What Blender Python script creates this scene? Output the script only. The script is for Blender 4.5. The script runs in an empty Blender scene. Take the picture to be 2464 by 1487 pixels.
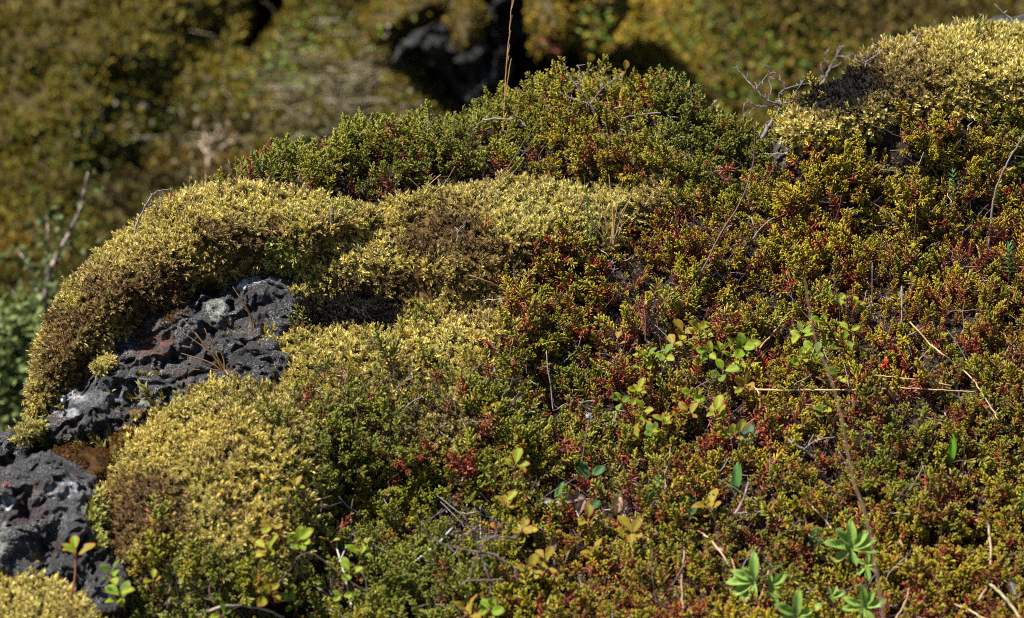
import bpy, math
import numpy as np
from mathutils import Matrix, Vector

SC = bpy.context.scene
COL = SC.collection
R = math.radians

# ------------------------------------------------------------------ camera
PITCH = R(24); ZF = 2.8; K = 0.36 / 2464
CAM = np.array([0.0, -2.55, 1.45])
RI = np.array([1.0, 0, 0]); FW = np.array([0, math.cos(PITCH), -math.sin(PITCH)])
UP = np.array([0, math.sin(PITCH), math.cos(PITCH)])
cd = bpy.data.cameras.new('camera'); cam = bpy.data.objects.new('camera', cd); COL.objects.link(cam)
cam.location = CAM; cam.rotation_euler = (math.pi / 2 - PITCH, 0, 0)
cd.lens = 100; cd.sensor_width = 36; cd.clip_start = 0.05; cd.clip_end = 200
cd.dof.use_dof = True; cd.dof.focus_distance = 2.83; cd.dof.aperture_fstop = 6.2
SC.camera = cam

# ------------------------------------------------------------------ light
SUN = np.array([-0.50, 0.02, 0.86]); SUN /= np.linalg.norm(SUN)
w = bpy.data.worlds.new('World'); SC.world = w; w.use_nodes = True
nt = w.node_tree; sky = nt.nodes.new('ShaderNodeTexSky'); sky.sky_type = 'NISHITA'; sky.sun_disc = False
sky.sun_elevation = math.asin(SUN[2]); sky.sun_rotation = math.atan2(SUN[0], SUN[1])
nt.links.new(sky.outputs[0], nt.nodes['Background'].inputs[0]); nt.nodes['Background'].inputs[1].default_value = 0.05
ld = bpy.data.lights.new('sun', 'SUN'); ld.energy = 5.0; ld.angle = R(0.5); ld.color = (1, 0.95, 0.87)
sun = bpy.data.objects.new('sun', ld); COL.objects.link(sun)
sun.rotation_euler = Vector(SUN).to_track_quat('Z', 'Y').to_euler(); sun.location = (0, 0, 5)
SC.view_settings.view_transform = 'Standard'; SC.view_settings.look = 'None'
SC.view_settings.exposure = 1.25; SC.view_settings.gamma = 1
SC.cycles.max_bounces = 6; SC.cycles.diffuse_bounces = 3; SC.cycles.transmission_bounces = 3
SC.cycles.pixel_filter_type = 'BLACKMAN_HARRIS'; SC.cycles.filter_width = 1.05; SC.cycles.use_denoising = False
SC.cycles.glossy_bounces = 2; SC.cycles.transparent_max_bounces = 4

# ------------------------------------------------------------------ maths helpers
def px(x, y, d):
    """a point seen at (x, y) of the 2464 x 1487 frame, d metres away"""
    x = np.asarray(x, float); y = np.asarray(y, float); d = np.asarray(d, float)
    v = FW + ((x - 1232) * K)[..., None] * RI - ((y - 743.5) * K)[..., None] * UP
    return CAM + d[..., None] * v

def unpx(P):
    q = P - CAM; d = q @ FW
    return (q @ RI) / d / K + 1232, 743.5 - (q @ UP) / d / K, d

def _hash(ix, iy, iz, seed):
    h = (ix.astype(np.int64) * 374761393 + iy.astype(np.int64) * 668265263 + iz.astype(np.int64) * 2147483647 + seed * 974711) & 0xffffffff
    h = ((h ^ (h >> 13)) * 1274126177) & 0xffffffff
    h = ((h ^ (h >> 16)) * 2246822519) & 0xffffffff
    return ((h ^ (h >> 15)) & 0xffffff) / float(0xffffff)

def vnoise(P, seed=0):
    i = np.floor(P).astype(np.int64); f = P - i; f = f * f * f * (f * (f * 6 - 15) + 10)
    x, y, z = i[..., 0], i[..., 1], i[..., 2]; r = 0
    for dx in (0, 1):
        for dy in (0, 1):
            for dz in (0, 1):
                wt = (f[..., 0] if dx else 1 - f[..., 0]) * (f[..., 1] if dy else 1 - f[..., 1]) * (f[..., 2] if dz else 1 - f[..., 2])
                r = r + wt * _hash(x + dx, y + dy, z + dz, seed)
    return r * 2 - 1

def fbm(P, freq, octs=4, seed=0, gain=0.5):
    r = 0; a = 1; s = 0
    for o in range(octs):
        r = r + a * vnoise(P * freq + 17.3 * o, seed + o); s += a; a *= gain; freq *= 2.03
    return r / s

def n2(x, y, freq, octs=3, seed=0):
    return fbm(np.stack([x, y, np.full_like(x, 3.7)], -1), freq, octs, seed)

def catmull(pts, n=8, closed=False):
    p = np.array(pts, float)
    if closed: p = np.vstack([p[-1:], p, p[:2]])
    else: p = np.vstack([2 * p[:1] - p[1:2], p, 2 * p[-1:] - p[-2:-1]])
    out = []
    for i in range(1, len(p) - 2):
        t = np.linspace(0, 1, n, endpoint=False)[:, None]
        a, b, c, d = p[i - 1], p[i], p[i + 1], p[i + 2]
        out.append(0.5 * (2 * b + (c - a) * t + (2 * a - 5 * b + 4 * c - d) * t ** 2 + (3 * b - a - 3 * c + d) * t ** 3))
    if not closed: out.append(p[-2:-1])
    return np.vstack(out)

def inside(x, y, poly):
    r = np.zeros(np.shape(x), bool); q = poly; j = len(q) - 1
    for i in range(len(q)):
        xi, yi = q[i]; xj, yj = q[j]
        if yi != yj:
            r ^= ((yi > y) != (yj > y)) & (x < (xj - xi) * (y - yi) / (yj - yi) + xi)
        j = i
    return r

def edge(x, y, poly):
    """distance to the outline and the nearest point of it"""
    best = np.full(np.shape(x), 1e9); bx = np.zeros_like(best); by = np.zeros_like(best)
    j = len(poly) - 1
    for i in range(len(poly)):
        ax, ay = poly[j]; ex, ey = poly[i][0] - ax, poly[i][1] - ay; l2 = ex * ex + ey * ey + 1e-9
        t = np.clip(((x - ax) * ex + (y - ay) * ey) / l2, 0, 1)
        qx = ax + t * ex; qy = ay + t * ey; dd = (x - qx) ** 2 + (y - qy) ** 2
        m = dd < best; best = np.where(m, dd, best); bx = np.where(m, qx, bx); by = np.where(m, qy, by); j = i
    return np.sqrt(best), bx, by

def unit(v): return v / (np.linalg.norm(v, axis=-1, keepdims=True) + 1e-12)

# ------------------------------------------------------------------ mesh helpers
def mk(name, V, F, C=None, mat=None, parent=None, smooth=False):
    """F: list of int arrays (n,3) / (n,4)"""
    me = bpy.data.meshes.new(name); V = np.ascontiguousarray(V, dtype=np.float32)
    F = [f for f in (F if isinstance(F, list) else [F]) if len(f)]
    me.vertices.add(len(V)); me.vertices.foreach_set('co', V.ravel())
    li = np.concatenate([f.ravel() for f in F]).astype(np.int32)
    tot = np.concatenate([np.full(len(f), f.shape[1]) for f in F])
    st = np.concatenate([[0], np.cumsum(tot)[:-1]]).astype(np.int32)
    me.loops.add(len(li)); me.loops.foreach_set('vertex_index', li)
    me.polygons.add(len(tot)); me.polygons.foreach_set('loop_start', st)
    if C is not None:
        a = me.color_attributes.new('tint', 'FLOAT_COLOR', 'POINT')
        c = np.ones((len(V), 4), np.float32); c[:, :3] = np.clip(C, 0, 1); a.data.foreach_set('color', c.ravel())
    me.update(calc_edges=True)
    if smooth: me.polygons.foreach_set('use_smooth', np.ones(len(tot), bool))
    if mat: me.materials.append(mat)
    o = bpy.data.objects.new(name, me); COL.objects.link(o)
    if parent: o.parent = parent
    return o

def tag(o, label=None, cat=None, group=None, kind=None):
    if label: o['label'] = label
    if cat: o['category'] = cat
    if group: o['group'] = group
    if kind: o['kind'] = kind
    return o

def empty(name, loc):
    o = bpy.data.objects.new(name, None); o.location = Vector([float(a) for a in loc]); o.empty_display_size = 0.01; COL.objects.link(o)
    return o

class Bag:
    """collects pieces for one mesh"""
    def __init__(s): s.V = []; s.C = []; s.F3 = []; s.F4 = []; s.n = 0
    def add(s, V, C, F3=None, F4=None):
        C = np.broadcast_to(C, V.shape)
        s.V.append(V); s.C.append(C)
        if F3 is not None and len(F3): s.F3.append(np.asarray(F3) + s.n)
        if F4 is not None and len(F4): s.F4.append(np.asarray(F4) + s.n)
        s.n += len(V)
    def build(s, name, mat, parent=None, smooth=False, origin=None):
        V = np.vstack(s.V)
        if origin is not None: V = V - origin
        F = [np.vstack(f) for f in (s.F3, s.F4) if f]
        return mk(name, V, F, np.vstack(s.C), mat, parent, smooth)

def tube(bag, P, r, col, sides=5, cap=True):
    P = np.asarray(P, float); n = len(P); r = np.broadcast_to(r, (n,)); col = np.broadcast_to(np.asarray(col, float), (n, 3))
    T = unit(np.gradient(P, axis=0)); a = np.array([0.31, 0.2, 0.93])
    if abs(T[0] @ unit(a)) > .9: a = np.array([0.9, 0.3, 0.1])
    A = unit(a - (T @ a)[:, None] * T); B = np.cross(T, A)
    th = np.arange(sides) * 2 * math.pi / sides
    V = P[:, None] + r[:, None, None] * (np.cos(th)[None, :, None] * A[:, None] + np.sin(th)[None, :, None] * B[:, None])
    i = np.arange(n - 1)[:, None] * sides; k = np.arange(sides); k2 = (k + 1) % sides
    F = np.stack([i + k, i + k2, i + sides + k2, i + sides + k], -1).reshape(-1, 4)
    V = V.reshape(-1, 3); C = np.repeat(col, sides, 0); F3 = None
    if cap:
        V = np.vstack([V, P[-1:] + T[-1:] * r[-1]]); C = np.vstack([C, col[-1:]]); e = (n - 1) * sides
        F3 = np.stack([e + k, e + k2, np.full(sides, n * sides)], -1)
    bag.add(V, C, F3, F)

def frames(D, roll):
    D = unit(D); h = np.where(np.abs(D[:, 2:3]) > .9, np.array([[1., 0, 0]]), np.array([[0, 0, 1.]]))
    A = unit(np.cross(h, D)); B = np.cross(D, A)
    c, s = np.cos(roll)[:, None], np.sin(roll)[:, None]
    return np.stack([A * c + B * s, -A * s + B * c, D], -1)        # columns x, y, z

def scatter(protos, idx, pos, M, scale):
    """-> per proto: (V (m,n,3), which instances)"""
    for k, p in enumerate(protos):
        m = np.nonzero(idx == k)[0]
        if len(m) == 0: continue
        V = np.einsum('mij,nj->mni', M[m], p['V']) * scale[m][:, None, None] + pos[m][:, None]
        yield p, m, V

def add_inst(bag, p, V, C):
    m, n = V.shape[:2]; off = (np.arange(m) * n)[:, None, None]
    F3 = (p['F3'][None] + off).reshape(-1, 3) if len(p['F3']) else None
    F4 = (p['F4'][None] + off).reshape(-1, 4) if len(p['F4']) else None
    bag.add(V.reshape(-1, 3), np.clip(C, 0, 1).reshape(-1, 3), F3, F4)

def sample(V, T, n, rng):
    a, b, c = V[T[:, 0]], V[T[:, 1]], V[T[:, 2]]
    N = np.cross(b - a, c - a); A = np.linalg.norm(N, axis=1)
    i = rng.choice(len(T), n, p=A / A.sum()); u = rng.random((n, 2)); f = u.sum(1) > 1; u[f] = 1 - u[f]
    return a[i] + u[:, :1] * (b[i] - a[i]) + u[:, 1:] * (c[i] - a[i]), unit(N[i]), A.sum() / 2

# ------------------------------------------------------------------ materials
def mat_leaf(name, rough=0.5, trans=0.25, spec=0.4, noise=0.0, nscale=400):
    m = bpy.data.materials.new(name); m.use_nodes = True; t = m.node_tree; b = t.nodes['Principled BSDF']
    at = t.nodes.new('ShaderNodeAttribute'); at.attribute_name = 'tint'; src = at.outputs['Color']
    if noise:
        tc = t.nodes.new('ShaderNodeTexCoord'); nz = t.nodes.new('ShaderNodeTexNoise'); nz.inputs['Scale'].default_value = nscale; nz.inputs['Detail'].default_value = 3
        t.links.new(tc.outputs['Object'], nz.inputs['Vector'])
        mr = t.nodes.new('ShaderNodeMapRange'); mr.inputs[1].default_value = .3; mr.inputs[2].default_value = .7
        mr.inputs[3].default_value = 1 - noise; mr.inputs[4].default_value = 1 + noise; t.links.new(nz.outputs[0], mr.inputs[0])
        mx = t.nodes.new('ShaderNodeVectorMath'); mx.operation = 'SCALE'
        t.links.new(src, mx.inputs[0]); t.links.new(mr.outputs[0], mx.inputs['Scale']); src = mx.outputs[0]
    t.links.new(src, b.inputs['Base Color']); b.inputs['Roughness'].default_value = rough
    b.inputs['Specular IOR Level'].default_value = spec
    if name == 'soil':
        bp = t.nodes.new('ShaderNodeBump'); bp.inputs['Distance'].default_value = .004; t.links.new(nz.outputs[0], bp.inputs['Height']); t.links.new(bp.outputs[0], b.inputs['Normal'])
    if trans:
        tr = t.nodes.new('ShaderNodeBsdfTranslucent'); t.links.new(src, tr.inputs['Color'])
        ms = t.nodes.new('ShaderNodeMixShader'); ms.inputs[0].default_value = trans
        t.links.new(b.outputs[0], ms.inputs[1]); t.links.new(tr.outputs[0], ms.inputs[2])
        t.links.new(ms.outputs[0], t.nodes['Material Output'].inputs[0])
    return m

def mat_rock(name, s=1.0, lich=1.0):
    m = bpy.data.materials.new(name); m.use_nodes = True; t = m.node_tree; b = t.nodes['Principled BSDF']; L = t.links
    tc = t.nodes.new('ShaderNodeTexCoord'); at = t.nodes.new('ShaderNodeAttribute'); at.attribute_name = 'tint'
    def noise(sc, d=6):
        n = t.nodes.new('ShaderNodeTexNoise'); n.inputs['Scale'].default_value = sc * s; n.inputs['Detail'].default_value = d
        n.inputs['Roughness'].default_value = .65; L.new(tc.outputs['Object'], n.inputs['Vector']); return n.outputs[0]
    def ramp(src, a, b_, lo, hi):
        r = t.nodes.new('ShaderNodeMapRange'); r.inputs[1].default_value = a; r.inputs[2].default_value = b_; r.inputs[3].default_value = lo; r.inputs[4].default_value = hi
        L.new(src, r.inputs[0]); return r.outputs[0]
    n1 = noise(150); sc1 = t.nodes.new('ShaderNodeVectorMath'); sc1.operation = 'SCALE'
    L.new(at.outputs['Color'], sc1.inputs[0]); L.new(ramp(n1, .32, .68, .25, 2.3), sc1.inputs['Scale'])
    # pale crusty lichen grains
    n3 = noise(620, 2); n4 = noise(45, 3)
    mm = t.nodes.new('ShaderNodeMath'); mm.operation = 'MULTIPLY'; L.new(ramp(n3, .55, .62, 0, 1), mm.inputs[0]); L.new(ramp(n4, .45, .62, 0.10 * lich, 1. * lich), mm.inputs[1])
    mx = t.nodes.new('ShaderNodeMix'); mx.data_type = 'RGBA'; L.new(mm.outputs[0], mx.inputs[0]); L.new(sc1.outputs[0], mx.inputs[6]); mx.inputs[7].default_value = (.30, .30, .31, 1)
    L.new(mx.outputs[2], b.inputs['Base Color']); b.inputs['Roughness'].default_value = .6
    b.inputs['Specular IOR Level'].default_value = .45
    vo = t.nodes.new('ShaderNodeTexVoronoi'); vo.inputs['Scale'].default_value = 210 * s; L.new(tc.outputs['Object'], vo.inputs['Vector'])
    pit = ramp(vo.outputs['Distance'], 0.0, .45, 0, 1)
    b1 = t.nodes.new('ShaderNodeBump'); b1.inputs['Strength'].default_value = .9; b1.inputs['Distance'].default_value = .0022 / s; L.new(pit, b1.inputs['Height'])
    b2 = t.nodes.new('ShaderNodeBump'); b2.inputs['Strength'].default_value = 1; b2.inputs['Distance'].default_value = .0075 / s; L.new(noise(260), b2.inputs['Height']); L.new(b1.outputs[0], b2.inputs['Normal'])
    L.new(b2.outputs[0], b.inputs['Normal'])
    return m

M_MOSS = mat_leaf('moss', .7, .25, .2)
M_HEATH = mat_leaf('crowberry', .38, .18, .5)
M_LEAF = mat_leaf('broad_leaf', .6, .4, .25, .25, 420)
M_WOOD = mat_leaf('bark', .7, 0, .3, .3, 900)
M_STRAW = mat_leaf('straw', .55, .2, .3, .15, 600)
M_SOIL = mat_leaf('soil', .9, 0, .2, .5, 300)
M_FAR = mat_leaf('hillside_plants', .7, .2, .2)
M_ROCK = mat_rock('lava'); M_FROCK = mat_rock('far_lava', .35, .15)

# ------------------------------------------------------------------ plant prototypes
def leafy(bag, base, ax, side, L, W, bend, prof, attr, segs=3, fold=0.0):
    """a thin curved leaf; ax: direction, side: width direction; bend lifts the tip towards up = side x ax"""
    up = np.cross(side, ax)
    V = []; A = []
    for i in range(segs + 1):
        t = i / segs; a = bend * t
        c = base + ax * L * t * math.cos(a) + up * L * t * math.sin(a)
        if i == segs: V.append(c); A.append(attr(t))
        else:
            ww = W * prof(t); V += [c - side * ww / 2 + up * fold * ww, c + side * ww / 2 + up * fold * ww]; A += [attr(t)] * 2
    F4 = [[2 * i, 2 * i + 1, 2 * i + 3, 2 * i + 2] for i in range(segs - 1)]; e = 2 * (segs - 1)
    bag.add(np.array(V), np.array(A), [[e, e + 1, e + 2]], F4)

def proto(bag):
    return dict(V=np.vstack(bag.V), A=np.vstack(bag.C), F3=np.vstack(bag.F3) if bag.F3 else np.zeros((0, 3), int), F4=np.vstack(bag.F4) if bag.F4 else np.zeros((0, 4), int))

def moss_proto(rng, n=19, lw=0.125, ll=0.46):
    b = Bag(); bx, by = rng.normal(0, .16, 2)
    for i in range(n):
        h = .18 + .82 * (i + .5) / n; az = i * 2.4 + rng.normal(0, .3)
        rad = np.array([math.cos(az), math.sin(az), 0]); out = R(74 - 44 * h + rng.normal(0, 11))
        axis = unit(rad * math.sin(out) + np.array([bx * h * 2, by * h * 2, math.cos(out)]))
        side = unit(np.cross(axis, rad)) if h < .97 else unit(np.array([-rad[1], rad[0], 0]))
        side = unit(np.array([-rad[1], rad[0], 0])); side = unit(side - (side @ axis) * axis)
        base = np.array([bx * h * h, by * h * h, h * .85])
        L = ll * (1.05 - .25 * h) * rng.uniform(.8, 1.2); bend = rng.normal(.25, .35)
        if (np.cross(side, axis) @ rad) > 0: bend = -bend
        rv = rng.random()
        leafy(b, base, axis, side, L, lw * rng.uniform(.8, 1.2), bend, lambda t: (.75, 1.0, .62)[int(round(t * 3))], lambda t: (t, h, rv), 3, .15)
    return proto(b)

def needle(b, base, ax, L, W, a):
    """plump closed crowberry needle"""
    h = np.array([.2, .5, .84]); A = unit(np.cross(ax, h)); B = np.cross(ax, A)
    V = [];
    for t, w_ in ((.06, .5), (.3, 1.), (.82, .88)):
        for k in range(4):
            th = k * math.pi / 2 + .4; V.append(base + ax * L * t + W / 2 * w_ * (math.cos(th) * A + .8 * math.sin(th) * B))
    V.append(base + ax * L)
    F4 = [[4 * i + k, 4 * i + (k + 1) % 4, 4 * i + 4 + (k + 1) % 4, 4 * i + 4 + k] for i in (0, 1) for k in range(4)]
    F3 = [[8 + k, 8 + (k + 1) % 4, 12] for k in range(4)]
    At = [(.1, a[0], a[1])] * 4 + [(.35, a[0], a[1])] * 4 + [(.8, a[0], a[1])] * 4 + [(1., a[0], a[1])]
    b.add(np.array(V), np.array(At), F3, F4)

def heath_proto(rng, L=.032, n=46, side_shoots=0, bare=.25):
    """attributes: t along needle (wood = -1), height, random"""
    b = Bag()
    def shoot(p0, d0, L, n, bare, h0):
        d0 = unit(d0); cur = rng.normal(0, .25, 3); cur[2] = abs(cur[2]) * .6
        T = np.linspace(0, 1, 6)[:, None]; P = p0 + d0 * L * T + cur * L * T ** 2 * .5
        tube(b, P, np.linspace(.0008, .0005, 6), (-1, .5, .5), 3, False)
        Tn = unit(np.gradient(P, axis=0))
        for i in range(n):
            h = bare + (1 - bare) * ((i + .5) / n) ** .85; k = h * 5; i0 = min(int(k), 4); f = k - i0
            c = P[i0] * (1 - f) + P[i0 + 1] * f; tt = unit(Tn[i0] * (1 - f) + Tn[min(i0 + 1, 5)] * f)
            az = i * 2.22 + rng.normal(0, .25); a = unit(np.cross(tt, [.3, .8, .5])); bb = np.cross(tt, a)
            rad = math.cos(az) * a + math.sin(az) * bb
            out = R(62 - 42 * max(0, (h - .55) / .45) ** 2 + rng.normal(0, 8) + (28 if h < bare + .18 else 0))
            ln = .0054 * rng.uniform(.82, 1.15) * (1 - .35 * max(0, (h - .85) / .15))
            needle(b, c, unit(tt * math.cos(out) + rad * math.sin(out)), ln, 00.0013 * rng.uniform(.85, 1.15), (h0 + (1 - h0) * h, rng.random()))
        return P
    P = shoot(np.zeros(3), np.array([0, 0, 1.]), L, n, bare, 0)
    for s in range(side_shoots):
        az = rng.uniform(0, 6.28); q = P[rng.integers(1, 4)]
        shoot(q, np.array([math.cos(az) * .8, math.sin(az) * .8, 1.]), L * rng.uniform(.5, .75), int(n * .6), .12, .3)
    return proto(b)

rngp = np.random.default_rng(5)
MOSS = [moss_proto(rngp) for _ in range(10)]
HEATH = [heath_proto(rngp, rngp.uniform(.026, .04), 46, 0, .2) for _ in range(5)] + \
        [heath_proto(rngp, rngp.uniform(.03, .042), 40, k, .3) for k in (1, 1, 2, 2, 2, 3, 1, 2, 0, 3)]

def lerp(a, b, t): return a + (b - a) * t

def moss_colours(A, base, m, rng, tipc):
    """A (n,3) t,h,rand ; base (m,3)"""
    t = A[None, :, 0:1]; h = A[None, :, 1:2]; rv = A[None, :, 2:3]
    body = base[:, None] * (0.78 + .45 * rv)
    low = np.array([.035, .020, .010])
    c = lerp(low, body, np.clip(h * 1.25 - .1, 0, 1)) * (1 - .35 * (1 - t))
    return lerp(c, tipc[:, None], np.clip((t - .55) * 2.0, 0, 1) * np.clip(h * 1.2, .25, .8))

YEL = np.array([.64, .49, .045]); GRN = np.array([.30, .33, .014]); BRN = np.array([.17, .078, .020]); PAL = np.array([.80, .66, .13]); BLK = np.array([.015, .012, .011]); OLV = np.array([.36, .32, .045])

def moss_base(x, y, blobs, rng, default=YEL):
    n = len(x); c = np.tile(default, (n, 1)).astype(float)
    j = n2(x, y, .018, 3, 3); j2 = n2(x, y, .05, 2, 9)
    c = lerp(c, BRN * 1.6, (np.clip(j * 2.0 + j2 * 1.3 - .15, 0, 1) * .75)[:, None])
    c = lerp(c, OLV, (np.clip(-j * 1.6 + .1, 0, 1) * .6)[:, None])
    for bx, by, rx, ry, col, wgt in blobs:
        q = ((x - bx) / rx) ** 2 + ((y - by) / ry) ** 2 + n2(x, y, .03, 3, 31) * .9
        c = lerp(c, col, (np.clip(1.25 - q, 0, 1) * wgt)[:, None])
    return c * rng.uniform(.72, 1.25, (n, 1))

# ------------------------------------------------------------------ the lie of the land
def plane(x, y, k=1.0, cx=1232, cy=743.5):
    return ZF - (cy - 743.5) * 0.00041 * 1.0 - (y - cy) * 0.00041 * k

CREST = catmull([(-700, 1250), (-300, 1200), (0, 1120), (60, 1090), (110, 1010), (150, 860), (220, 720), (300, 620), (400, 530), (500, 480), (600, 452), (700, 430), (800, 400), (900, 368), (1000, 350), (1100, 338), (1200, 308), (1300, 275), (1400, 258), (1500, 250), (1600, 250), (1680, 275), (1740, 335), (1800, 375), (1850, 385), (1900, 345), (1960, 275), (2040, 245), (2120, 190), (2200, 150), (2300, 110), (2464, 95), (2700, 80), (3100, 60)], 6)

def ground_d(x, y):
    d = plane(x, y) + .018
    d = d + .020 * n2(x, y, .0042, 3, 11) + .018 * n2(x, y, .016, 2, 12)
    # the mound at the upper right and the low swell behind the middle cushion
    d = d - .10 * np.exp(-(((x - 2250) / 420) ** 2 + ((y - 250) / 260) ** 2))
    d = d + .05 * np.exp(-(((x - 1790) / 90) ** 2 + ((y - 390) / 90) ** 2))
    return d

# the ground as one sheet: near edge, slope to the crest, back of the hummock
xs = np.arange(-500, 2960, 14.0); yc = np.interp(xs, CREST[:, 0], CREST[:, 1])
rows = []
for s in np.linspace(0, 1, 96):
    y = 2050 + (yc - 2050) * s; rows.append(px(xs, y, ground_d(xs, y)))
top = rows[-1]; FH = np.array([0, 1., 0]); UZ = np.array([0, 0, 1.])
for s in np.linspace(.02, 1, 26):
    b = s * 1.0; rows.append(top + FH * (b * .75) - UZ * (.10 * b + 1.1 * b * b)[None] if np.ndim(b) else top + FH * (b * .75) - UZ * (.10 * b + 1.1 * b * b))
front = rows[0]; pre = [front - FH * q - UZ * (q * .75 + q * q) for q in (.75, .5, .3, .15, .05)]
rows = pre + rows; G = np.stack(rows); nr, ncx = G.shape[:2]
idx = np.arange(nr * ncx).reshape(nr, ncx); GF = np.stack([idx[:-1, :-1], idx[:-1, 1:], idx[1:, 1:], idx[1:, :-1]], -1).reshape(-1, 4)
GV = G.reshape(-1, 3)
gn = fbm(GV, 60, 3, 4)[:, None]
GC = lerp(np.array([.008, .006, .005]), np.array([.030, .019, .013]), np.clip(.5 + gn, 0, 1))
tag(mk('ground', GV, GF, GC, M_SOIL, None, True), 'dark peaty soil of the hummock under the plants', None, None, 'structure')

# ------------------------------------------------------------------ cushions and rocks
PILLOWS = []
class Pillow:
    def __init__(s, poly, k=1.0, off=0.0, Hf=.05, Hb=.05, w=120, rough=.006, freq=18, seed=1, jit=5, dome=.5):
        p = catmull(poly, 7, True); j = n2(p[:, 0], p[:, 1], .035, 3, seed) * jit * 3
        c = p.mean(0); s.poly = p + unit(p - c) * j[:, None]
        s.c = c; s.k = k; s.off = off; s.Hf = Hf; s.Hb = Hb; s.w = w; s.rough = rough; s.freq = freq; s.seed = seed; s.dome = dome
        PILLOWS.append(s)
    def prof(s, d):
        t = np.clip(d / s.w, 0, 1); return s.dome * np.sqrt(1 - (1 - t) ** 2) + (1 - s.dome) * np.sin(t * math.pi / 2)
    def base(s, x, y): return plane(x, y, s.k, s.c[0], s.c[1]) + s.off
    def front(s, x, y, d=None):
        if d is None: d = edge(x, y, s.poly)[0]
        f = s.prof(d); b = s.base(x, y)
        return b - f * (s.Hf + s.rough * 2 * n2(x, y, .0041 * s.freq / 18, 4, s.seed) + s.rough * 1.1 * n2(x, y, .017, 2, s.seed + 50))
    def mesh(s, sp=6.0):
        x0, y0 = s.poly.min(0) - sp; x1, y1 = s.poly.max(0) + sp
        X, Y = np.meshgrid(np.arange(x0, x1 + sp, sp), np.arange(y0, y1 + sp, sp))
        ins = inside(X, Y, s.poly); d, bx, by = edge(X, Y, s.poly)
        snap = d < sp * .75; keep = ins | snap
        X = np.where(snap, bx, X); Y = np.where(snap, by, Y); d = np.where(snap, 0, d)
        q = keep[:-1, :-1] & keep[1:, :-1] & keep[1:, 1:] & keep[:-1, 1:]
        r, c = X.shape; idx = np.arange(r * c).reshape(r, c)
        F = np.stack([idx[:-1, :-1], idx[1:, :-1], idx[1:, 1:], idx[:-1, 1:]], -1)[q]
        used = np.zeros(r * c, bool); used[F.ravel()] = True; mp = np.cumsum(used) - 1
        F = mp[F]; X, Y, d = X.ravel()[used], Y.ravel()[used], d.ravel()[used]
        Vf = px(X, Y, s.front(X, Y, d)); Vb = px(X, Y, s.base(X, Y) + s.Hb * s.prof(d)); n = len(X)
        # share the rim between the two sides
        rim = d == 0; remap = np.where(rim, np.arange(n), np.arange(n) + n)
        Fb = remap[F][:, ::-1]
        return np.vstack([Vf, Vb]), F, Fb, X, Y, d

def tris(F): return np.vstack([F[:, [0, 1, 2]], F[:, [0, 2, 3]]])

def moss_cushion(P, blobs, label, default=YEL, dens=7.6e4, size=.0096, name='moss_cushion', group=None, tip=(.96, .90, .56), seed=1, cat='moss', droop=.15):
    rng = np.random.default_rng(seed); V, F, Fb, X, Y, d = P.mesh(8)
    bag = Bag(); bc = np.array([.05, .032, .014])
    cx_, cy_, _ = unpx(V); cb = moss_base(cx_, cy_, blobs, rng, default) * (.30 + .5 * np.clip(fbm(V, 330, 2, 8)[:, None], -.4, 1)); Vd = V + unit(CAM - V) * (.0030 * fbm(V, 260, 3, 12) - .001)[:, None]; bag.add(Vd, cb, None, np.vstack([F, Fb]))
    Tf, Tb = tris(F), tris(Fb)
    _, _, af = sample(V, Tf, 1, rng); _, _, ab = sample(V, Tb, 1, rng)
    p1, n1, _ = sample(V, Tf, int(af * dens), rng); p2, n2_, _ = sample(V, Tb, int(ab * dens * .35), rng)
    p = np.vstack([p1, p2]); nn = np.vstack([n1, n2_]); x, y, dd = unpx(p); m = len(p)
    nn = np.where(((nn * unit(p - CAM)).sum(1) > 0)[:, None] & (np.arange(m) < len(p1))[:, None], -nn, nn)
    D = unit(nn * 1.0 + np.array([0, 0, .35]) + rng.normal(0, .55, (m, 3)))
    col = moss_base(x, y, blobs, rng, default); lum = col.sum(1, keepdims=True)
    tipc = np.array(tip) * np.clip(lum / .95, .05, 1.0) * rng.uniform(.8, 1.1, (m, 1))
    M = frames(D, rng.uniform(0, 6.28, m)); sc = size * rng.uniform(.6, 1.3, m) * (1 + .4 * n2(x, y, .022, 2, 88)) * np.clip(.70 + lum[:, 0] / 1.6, .74, 1.1)
    pos = p - nn * sc[:, None] * .35 + nn * (.0055 * (n2(x, y, .045, 2, 77)))[:, None]
    for pr, mi, VV in scatter(MOSS, rng.integers(0, len(MOSS), m), pos, M, sc):
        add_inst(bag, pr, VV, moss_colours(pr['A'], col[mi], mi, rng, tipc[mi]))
    o = bag.build(name, M_MOSS); return tag(o, label, cat, group)

GM = 'moss cushions growing over the lava hummock'
A = Pillow([(72, 1000), (80, 930), (86, 880), (110, 800), (150, 720), (200, 655), (250, 605), (320, 552), (380, 503), (450, 470), (520, 454), (600, 450), (700, 462), (800, 482), (890, 500), (900, 545), (820, 600), (720, 660), (640, 652), (580, 668), (520, 690), (470, 712), (430, 745), (370, 765), (320, 800), (280, 825), (240, 868), (215, 895), (190, 915), (150, 945), (120, 975), (92, 1010)], .72, -.008, .062, .14, 170, .012, 18, 21, 5, .55)
B = Pillow([(668, 735), (674, 700), (692, 660), (735, 615), (790, 580), (850, 535), (900, 500), (980, 472), (1080, 455), (1200, 440), (1350, 442), (1500, 452), (1640, 448), (1690, 470), (1650, 500), (1540, 530), (1480, 590), (1390, 630), (1300, 660), (1240, 720), (1150, 760), (1040, 762), (930, 725), (860, 715), (760, 725), (700, 745)], .95, .000, .042, .05, 170, .012, 20, 22, 8, .2)
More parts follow.
